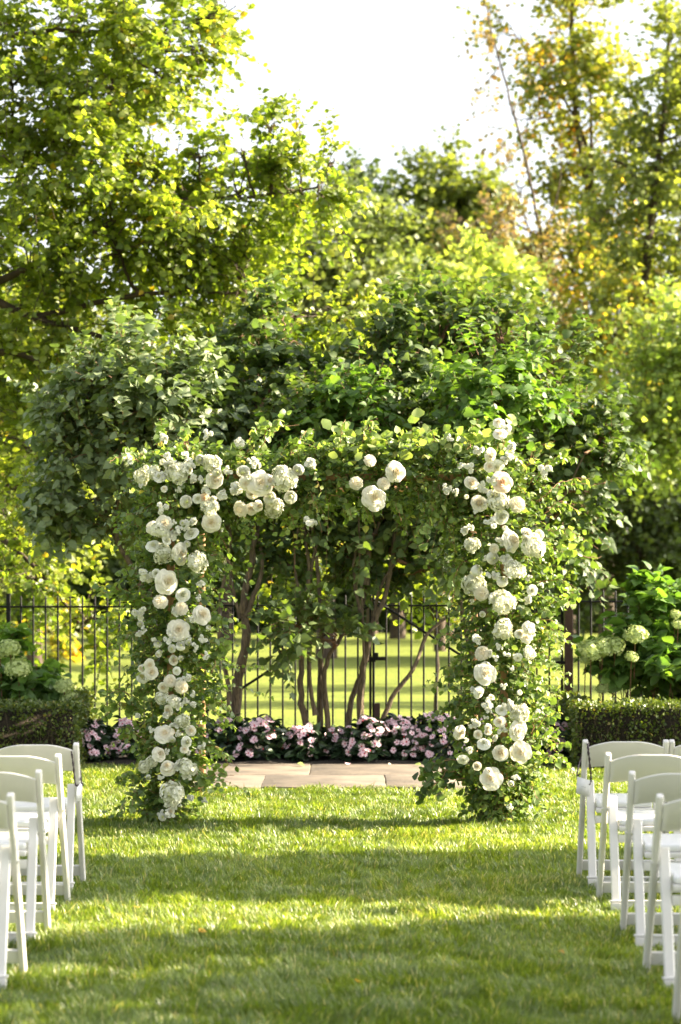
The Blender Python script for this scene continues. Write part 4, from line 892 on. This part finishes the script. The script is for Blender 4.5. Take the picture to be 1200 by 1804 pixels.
# little yellow shrub on the far lawn, seen through the left fence
tree('yellow_shrub','small golden-yellow shrub on the far lawn seen through the left fence','shrub',P(75,1019,46)*[1,1,0],
 [([(75,1171,46),(75,1145,46)],.04,.02)],[(70,1130,46,42,26,.5,90),(110,1150,46,30,16,.4,40)],'autumn','bark_dark','DIAMOND',.11,M_=8,L=(.15,.35),rmean=.55)

# far wood closing the view all round
def far_wood():
    g=Geo(); n=26000
    th=rng.uniform(-1.25,1.25,n); Rr=rng.uniform(76,92,n); x=np.sin(th)*Rr*1.15; y=np.cos(th)*Rr+2
    hmax=6.5+1.6*np.sin(x*.21)+1.2*np.sin(x*.53+1)+.8*np.sin(x*1.3); z=hmax*rng.uniform(0,1,n)**.8
    pos=np.stack([x,y,z],-1); stamp(g,DIAMOND,pos,norm(rng.normal(0,1,(n,3))),norm(rng.normal(0,1,(n,3))),rng.uniform(.4,1.0,n),np.clip(rng.normal(.3,.2,n),0,1))
    o=g.obj('far_wood',M['bgdark']); tag(o,'dark wood closing off the far end of the lawn','woodland',kind='stuff')
far_wood()
def far_hedge():
    g=Geo(); n=22000; x=rng.uniform(-22,22,n); y=rng.uniform(73,75,n); z=rng.uniform(0,1,n)**.9*(2.6+.3*np.sin(x*.9)+.2*np.sin(x*2.3))
    pos=np.stack([x,y,z],-1); stamp(g,DIAMOND,pos,norm(rng.normal(0,1,(n,3))),norm(rng.normal(0,1,(n,3))),rng.uniform(.2,.4,n),np.clip(rng.normal(.2,.2,n),0,1))
    o=g.obj('far_hedge',M['bgdark']); tag(o,'long dark hedge along the far edge of the lawn beyond the fence','hedge',kind='stuff')
far_hedge()

# trees right of the lawn, out of frame, that throw the shade bands over the aisle
def shade_tree(label,x,y,blobs,r0=.16,mat='bggreen',size=.12):
    t=thing('shade_tree',(x,y,0),label,'tree','trees standing to the right of the aisle'); g=Geo()
    zc=max(b[2] for b in blobs); tube(g,smooth_path([(x,y,-.05),(x+.1,y,1.5),(x-.05,y+.1,3),(x,y,zc)],5,.02),np.linspace(r0,r0*.3,16),8); g.obj('trunk',M['bark_dark'],t,True)
    tg=Geo(); B=[];Dd=[]
    for (bx,by,bz,rx,ry,rz,n) in blobs:
        c=np.array([bx,by,bz]); tube(tg,smooth_path([(x,y,min(bz-.3,3)),(np.array([x,y,bz])+c)/2,c],4,.02),np.linspace(.05,.02,9),5)
        off=norm(rng.normal(0,1,(n,3)))*rng.uniform(0,1,(n,1))**.4; B.append(c+off*[rx,ry,rz]); Dd.append(norm(off+rng.normal(0,.4,(n,3))))
    B=np.concatenate(B);Dd=np.concatenate(Dd); n=len(B)
    pos,ld,nn,sz,_=sprays(tg,B,Dd,rng.uniform(.12,.32,n)*size/.12,rng.uniform(.1,.6,n),14,size,r=.004)
    tg.obj('branch',M['bark_dark'],t,kind='stuff'); g=Geo(); stamp(g,DIAMOND,pos,ld,nn,sz,np.clip(rng.normal(.5,.2,len(pos)),0,1)); g.obj('crown',M[mat],t,kind='stuff')
TE=math.tan(SUN_EL); AX,AY=math.sin(SUN_AZ),math.cos(SUN_AZ)
def over(x,D,s):   # point that shades (x, D) on the ground from s metres toward the sun
    return (x+AX*s, D+AY*s, TE*s)
def sh(x,D,s,rx,ry,rz,n): a=over(x,D,s); return (*a,rx,ry,rz,n)
shade_tree('broad leafy tree standing well right of the second chair row',over(0,13.3,12)[0]+.5,over(0,13.3,12)[1],
  [sh(-3.0,13.4,9.5,1.3,.80,.85,360),sh(-1.7,13.3,9.5,1.2,.88,.8,400),sh(-.4,13.4,9.5,1.2,.84,.85,380),sh(.8,13.3,9.5,1.2,.96,.8,400),sh(2.0,13.35,9.5,1.2,1.0,.8,400),sh(1.2,12.55,9.5,.9,.3,.5,50),sh(-1.8,12.45,9.5,.8,.25,.5,34)])
shade_tree('leafy tree standing right of the rear chair rows',over(.5,10.2,12)[0],over(0,10.2,12)[1],
  [sh(-2.2,10.7,9,1.1,.16,.5,60),sh(-1.0,10.55,9,1.1,.18,.5,60),sh(.3,10.75,9,1.1,.40,.7,120),sh(1.5,10.85,9,1.0,.72,.8,210),sh(2.6,10.7,9,1.0,.8,.8,190),sh(.9,9.95,9,1.0,.55,.7,150),sh(2.0,9.9,9,1.0,.6,.7,160),sh(-.6,9.75,9,.8,.12,.4,24)])
shade_tree('leafy tree right of the lawn level with the camera',over(.5,8,12)[0],over(0,8,12)[1],
  [sh(-2,9.45,9,1.0,.14,.4,34),sh(-.6,9.1,9,.9,.20,.5,44),sh(.8,9.1,9,1.0,.44,.7,130),sh(1.9,9.1,9,1.0,.5,.7,130),sh(-1.2,8.5,9,1.2,.16,.5,44),sh(.6,8.2,9,1.2,.34,.7,90),sh(0,7.2,9,1.6,.6,.8,160)])
for (x,D,s,rr,n,lb) in ((1,31.5,24,.9,300,'slim tree on the far lawn right of the frame, just past the fence'),(3,36,26,1.6,420,'tall tree on the far lawn right of the frame, beside the slim one'),(2,47,30,2.2,520,'tall tree on the far lawn right of the frame, in the middle of the lawn'),(-2,62,32,3,620,'tall tree on the far lawn right of the frame, farthest off')):
    c=over(x,D,s); shade_tree(lb,c[0],c[1],[(c[0]-2.5,c[1],c[2],2.5,rr,1.5,n//3),(c[0]+2,c[1]+.5,c[2]+1,2.5,rr*.8,1.6,n//3),(c[0],c[1]-.6,c[2]-2,2.4,rr,1.6,n//3)],.25,size=.2)

# ------------------------------------------------------------------ clipped box hedges
def box_hedge(label,boxes,n_per=9000):
    x=np.mean([b[0]+b[1] for b in boxes])/2; y=boxes[0][2]; t=thing('box_hedge',(x,y,0),label,'hedge')
    g=Geo(); gi=Geo(); tg=Geo()
    for (x0,x1,y0,y1,z1) in boxes:
        # dense woody inside
        m=.05; V=[(a,b,c) for c in (0,z1-m) for a,b in ((x0+m,y0+m),(x1-m,y0+m),(x1-m,y1-m),(x0+m,y1-m))]
        gi.add(V,[(0,3,2,1),(4,5,6,7),(0,1,5,4),(1,2,6,5),(2,3,7,6),(3,0,4,7)],.0)
        areas=np.array([(x1-x0)*z1,(x1-x0)*(y1-y0),(y1-y0)*z1,(y1-y0)*z1,(x1-x0)*z1*.3]); N=(areas/areas.sum()*n_per*max(.3,areas.sum()/3)).astype(int)
        for f,n in enumerate(N):
            u=rng.uniform(0,1,n); v=rng.uniform(0,1,n); dep=np.abs(rng.normal(0,.028,n))
            if f==0: p=np.stack([x0+u*(x1-x0),y0+dep,v*z1],-1); nr=np.array([0,-1,0.])
            elif f==1: p=np.stack([x0+u*(x1-x0),y0+v*(y1-y0),z1-dep],-1); nr=np.array([0,0,1.])
            elif f==2: p=np.stack([x0+dep,y0+u*(y1-y0),v*z1],-1); nr=np.array([-1,0,0.])
            elif f==3: p=np.stack([x1-dep,y0+u*(y1-y0),v*z1],-1); nr=np.array([1,0,0.])
            else: p=np.stack([x0+u*(x1-x0),y1-dep,v*z1],-1); nr=np.array([0,1,0.])
            # uneven surface and a few holes
            wv=np.sin(p[:,0]*9)*np.sin(p[:,2]*11+p[:,1]*7); wv2=noise2(p[:,0]+p[:,1],p[:,2]+p[:,1]*.5,.16,21); p=p+nr*(wv*.014+wv2*.026)[:,None]+rng.normal(0,.012,p.shape)
            hole=(np.sin(p[:,0]*23+2)*np.sin(p[:,2]*19+p[:,1]*13+1)>.62)&(rng.uniform(0,1,n)<.65); p=p[~hole]; n2=len(p)
            stamp(g,DIAMOND,p,norm(nr+rng.normal(0,.7,(n2,3))+np.array([0,0,.3])),norm(nr+rng.normal(0,.7,(n2,3))),rng.uniform(.018,.036,n2),np.clip(rng.normal(.5,.25,n2)+.1*wv[~hole],0,1))
        nt_=int(60*(x1-x0)); bx=rng.uniform(x0,x1,nt_); b=np.stack([bx,np.full(nt_,y0+.005),rng.uniform(.02,.3,nt_)],-1)
        twigs_strip(tg,b,norm(np.stack([rng.normal(0,.3,nt_),rng.normal(-.05,.1,nt_),np.ones(nt_)],-1)),rng.uniform(.1,.26,nt_),np.full(nt_,.003),np.zeros(nt_))
    gi.obj('hedge_core',M['soil'],t); g.obj('hedge_foliage',M['box'],t,kind='stuff'); tg.obj('bare_twigs',M['bark'],t,kind='stuff')
X=lambda px,D:(px-600)/F*D
box_hedge('clipped dark box hedge at the left behind the front chair',[(-5.2,X(136,20.9),20.9,21.5,.555),(X(95,22.2),X(163,22.6),21.8,22.7,.60)])
box_hedge('clipped dark box hedge at the right round the hydrangeas',[(X(1012,20.9),5.2,20.9,21.5,.56),(X(1003,21.6),X(1040,21.6),21.505,22.9,.55)])

# ------------------------------------------------------------------ hydrangea bushes
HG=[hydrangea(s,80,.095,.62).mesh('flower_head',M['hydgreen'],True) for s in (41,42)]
def hyd_bush(label,base,blobs,heads,parts):
    t=thing('hydrangea_bush',tuple(base),label,'shrub'); tg=Geo()
    for k in range(26):
        b=np.array(base)+[rng.normal(0,.25),rng.normal(0,.15),0]; bl=blobs[int(rng.integers(len(blobs)))]; e=P(*bl[:3])+rng.normal(0,1,3)*np.array([bl[3]/F*bl[2],bl[5],bl[4]/F*bl[2]])*.4
        tube(tg,smooth_path([b,(b+e)/2+[0,0,.05],e],4,.008),np.linspace(.007,.003,9),5,cap=False)
    b,d,cr=crown_points(blobs,.3,.4); n=len(b)
    pos,ld,nn,sz,ix=sprays(tg,b,d,rng.uniform(.08,.2,n),rng.uniform(.2,1,n),5,.13,up=.8,tilt=.5)
    k=pos[:,2]>.04; split_leaves(t,{'LEAF':[(pos[k],ld[k],nn[k],sz[k],np.clip(rng.normal(.45,.2,k.sum()),0,1))]},M['hydleaf'],TM,parts)
    for (px,py,dp,D) in heads:
        p=P(px,py,D); o=link('flower_head',HG[int(rng.integers(2))],t,Vector(p)-t.location); s=dp/F*D*1.05; o.scale=(s,s,s*.9); face_dir(o,(rng.normal(0,.25),-.55,.8),rng.uniform(0,6))
        tube(tg,smooth_path([p+[0,.02,-.03],p+[0,.08,-.2],p+[0,.12,-.4]],4),.005,5,cap=False)
    tg.obj('stem',M['twig'],t,kind='stuff')
DH=22.1
hyd_bush('leafy hydrangea bush with pale green-white heads at the right inside the hedge',P(1130,1019,DH)*[1,1,0],
 [(1190,1085,DH,65,50,.35,110),(1150,1100,DH,60,45,.3,70),(1130,1180,DH-.1,70,50,.35,90),(1190,1180,DH-.1,70,60,.35,110),(1070,1185,DH-.1,55,40,.3,70),(1180,1050,DH,50,30,.3,50),(1090,1160,DH,45,30,.25,36),(1250,1120,DH,80,80,.4,90)],
 [(1042,1145,50,DH-.5),(1062,1138,40,DH-.48),(1084,1136,38,DH-.45),(1120,1118,44,DH-.5),(1113,1157,26,DH-.55),(1032,1162,24,DH-.35),(1190,1082,20,DH-.35),(1062,1212,26,DH-.35),(1195,1100,24,DH-.4),(1058,1150,26,DH-.4)],230)
hyd_bush('dark leafy hydrangea with three green heads at the left inside the hedge',P(40,1019,DH-.1)*[1,1,0],
 [(20,1190,DH-.1,50,45,.3,50),(75,1205,DH-.1,50,35,.3,44),(-20,1170,DH,50,55,.35,50),(50,1225,DH-.2,70,25,.3,36)],
 [(18,1141,40,DH-.6),(32,1178,48,DH-.65),(113,1208,36,DH-.6),(0,1150,28,DH-.6),(120,1228,30,DH-.55)],130)
for hb in (xx for xx in list(bpy.data.objects) if xx.name.startswith('hydrangea_bush')): pass

# ------------------------------------------------------------------ impatiens
def imp_flower(seed):
    g=Geo(); r=np.random.default_rng(seed); tp=(np.array([(0,0,0),(.22,.35,.03),(.40,.70,.06),(.26,.98,.02),(0,.86,.03),(-.26,.98,.02),(-.40,.70,.06),(-.22,.35,.03)]),np.array([(0,1,2),(0,2,3),(0,3,4),(0,4,5),(0,5,6),(0,6,7)]))
    a=np.arange(5)*2*math.pi/5+r.uniform(-.1,.1,5); d=np.stack([np.cos(a),np.sin(a),np.full(5,.12)],-1); stamp(g,tp,np.zeros((5,3)),d,np.repeat([[0,0,1.]],5,0),.5*r.uniform(.85,1.1,5),np.full(5,.5)); return g
IF=[imp_flower(s).mesh('blossom',M['pink'],False) for s in (1,2,3)]
g=Geo(); tube(g,[(0,0,.0),(0,0,.06)],[.13,.06],6); IC=g.mesh('blossom_centre',M['red'],False)
g=Geo(); tube(g,[(0,0,-.4),(0,0,-.1),(0,0,.3),(0,0,.5)],[.1,.3,.25,.05],6); IB=g.mesh('bud',M['red'],True)
def impatiens(label,pxc,D,wpx,top_py,nf,nb=3):
    t=thing('impatiens_plant',tuple(P(pxc,1019,D)*[1,1,0]),label,'flowering plant','impatiens along the back of the flagstones')
    H=zat(top_py,D); rx=wpx/F*D; n=int(150*rx/.3)
    off=norm(rng.normal(0,1,(n,3))); off[:,2]=np.abs(off[:,2]); off*=rng.uniform(.25,1,(n,1))**.4
    c=np.array([X(pxc,D),D,.07]); b=c+off*[rx,.26,H-.12]; tg=Geo()
    pos,ld,nn,sz,_=sprays(tg,b,norm(off+rng.normal(0,.3,(n,3))+[0,-.1,.1]),rng.uniform(.03,.09,n),.5,5,.085,r=.002,up=.8,tilt=.5)
    k=pos[:,2]>.03; g=Geo(); stamp(g,SLIM,pos[k],ld[k],nn[k],sz[k]*1.15,np.clip(rng.normal(.5,.25,k.sum()),0,1)); g.obj('foliage',M['impleaf'],t,kind='stuff'); tg.obj('stem',M['redtwig'],t,kind='stuff')
    for i in range(nf+nb):
        el=rng.uniform(.05,1.35); az=rng.normal(-math.pi/2,.75); q=np.array([math.cos(az)*math.cos(el),math.sin(az)*math.cos(el),math.sin(el)]); q[0]=np.clip(q[0]*1.3,-1,1)
        p=c+q*[rx,.29,H-.07]+[0,-.02,0]; dirn=norm(q*[.7,.7,.7]+np.array([.15,-.40,.35])+rng.normal(0,.32,3))
        if i<nf:
            o=link('blossom',IF[i%3],t,Vector(p)-t.location); s=rng.uniform(.060,.080); o.scale=(s,s*rng.uniform(.85,1),s); face_dir(o,dirn,rng.uniform(0,6)); link('blossom_centre',IC,o)
        else:
            o=link('bud',IB,t,Vector(p)-t.location); o.scale=(.022,)*3; face_dir(o,dirn,0)
imps=[(160,21.6,36,1268,13,'pink impatiens clump next to the left box hedge'),(222,21.7,38,1266,12,'pink impatiens clump just left of the left arch leg'),
 (330,21.8,40,1270,5,'pink impatiens clump hidden behind the left arch leg'),(405,21.7,42,1262,9,'pink impatiens clump below the thick twisted trunk'),
 (462,21.6,42,1262,11,'pink impatiens clump between the thick trunk and the middle stems'),(535,21.7,42,1275,9,'sparsely flowering pink impatiens clump below the middle stems'),
 (592,21.8,34,1280,4,'low impatiens clump with hardly any blossom right of the middle stems'),(650,21.6,42,1262,13,'pink impatiens clump below the gate latch'),
 (705,21.7,44,1262,15,'pink impatiens clump around the foot of the leaning limb'),(770,21.7,46,1255,17,'tallest, most thickly flowering impatiens clump left of the right arch leg'),
 (860,21.8,46,1262,7,'pink impatiens clump behind the right arch leg'),(962,21.7,40,1255,13,'mauve-pink impatiens clump between the right arch leg and right hedge')]
for (px,D,wpx,tp_,nf,lb) in imps: impatiens(lb,px,D,wpx,tp_,int(nf*2.8))

# ------------------------------------------------------------------ small fallen things
def fallen(name,label,mat,px,py,s,cat,templ=ROUND):
    D=EYE*F/(py-HOR); z=.045 if D<18.7 else .040; p=P(px,py,D); g=Geo()
    stamp(g,templ,[[0,0,0]],[norm(np.array([rng.normal(),rng.normal(),.1]))],[[.1,-.3,1.]],s,np.array([.8])); o=link(name,g.mesh(name,mat)); o.location=(p[0],D,z); tag(o,label,cat)
fallen('fallen_petal','white petal lying on the shaded grass at the bottom left',M['petalwhite'],279,1788,.017,'petal')
fallen('fallen_leaf','green leaf lying at the back of the flagstones left of centre',M['archleaf'],537,1357,.07,'leaf')
fallen('fallen_leaf','pale green leaf lying on the flagstones near the right arch leg',M['archleaf'],742,1356,.06,'leaf')
fallen('fallen_blossom','pink blossom lying on the flagstones below the impatiens',M['pink'],612,1355,.04,'blossom')
fallen('fallen_petal','cream petal lying on the flagstones right of centre',M['petal'],684,1354,.03,'petal')

for (px_,py_,lb_) in ((350,1655,'dead orange-brown leaf on the lawn left of the aisle middle'),(632,1746,'dead orange-brown leaf on the shaded lawn nearest the camera, aisle middle'),(240,1610,'dead orange-brown leaf on the lawn beside the left chair rows'),(980,1690,'dead orange-brown leaf on the shaded lawn beside the right chair rows')):
    D=EYE*F/(py_-HOR); p=P(px_,py_,D); g=Geo(); stamp(g,LEAF,[[0,0,0]],[norm(np.array([rng.normal(),rng.normal(),.1]))],[[.2,-.4,1.]],.05,np.array([.95])); o=link('fallen_leaf',g.mesh('fallen_leaf',M['autumn'])); o.location=(p[0],D,.035); o['kind']='thing'
    tag(o,lb_,'leaf','dead leaves scattered on the lawn')
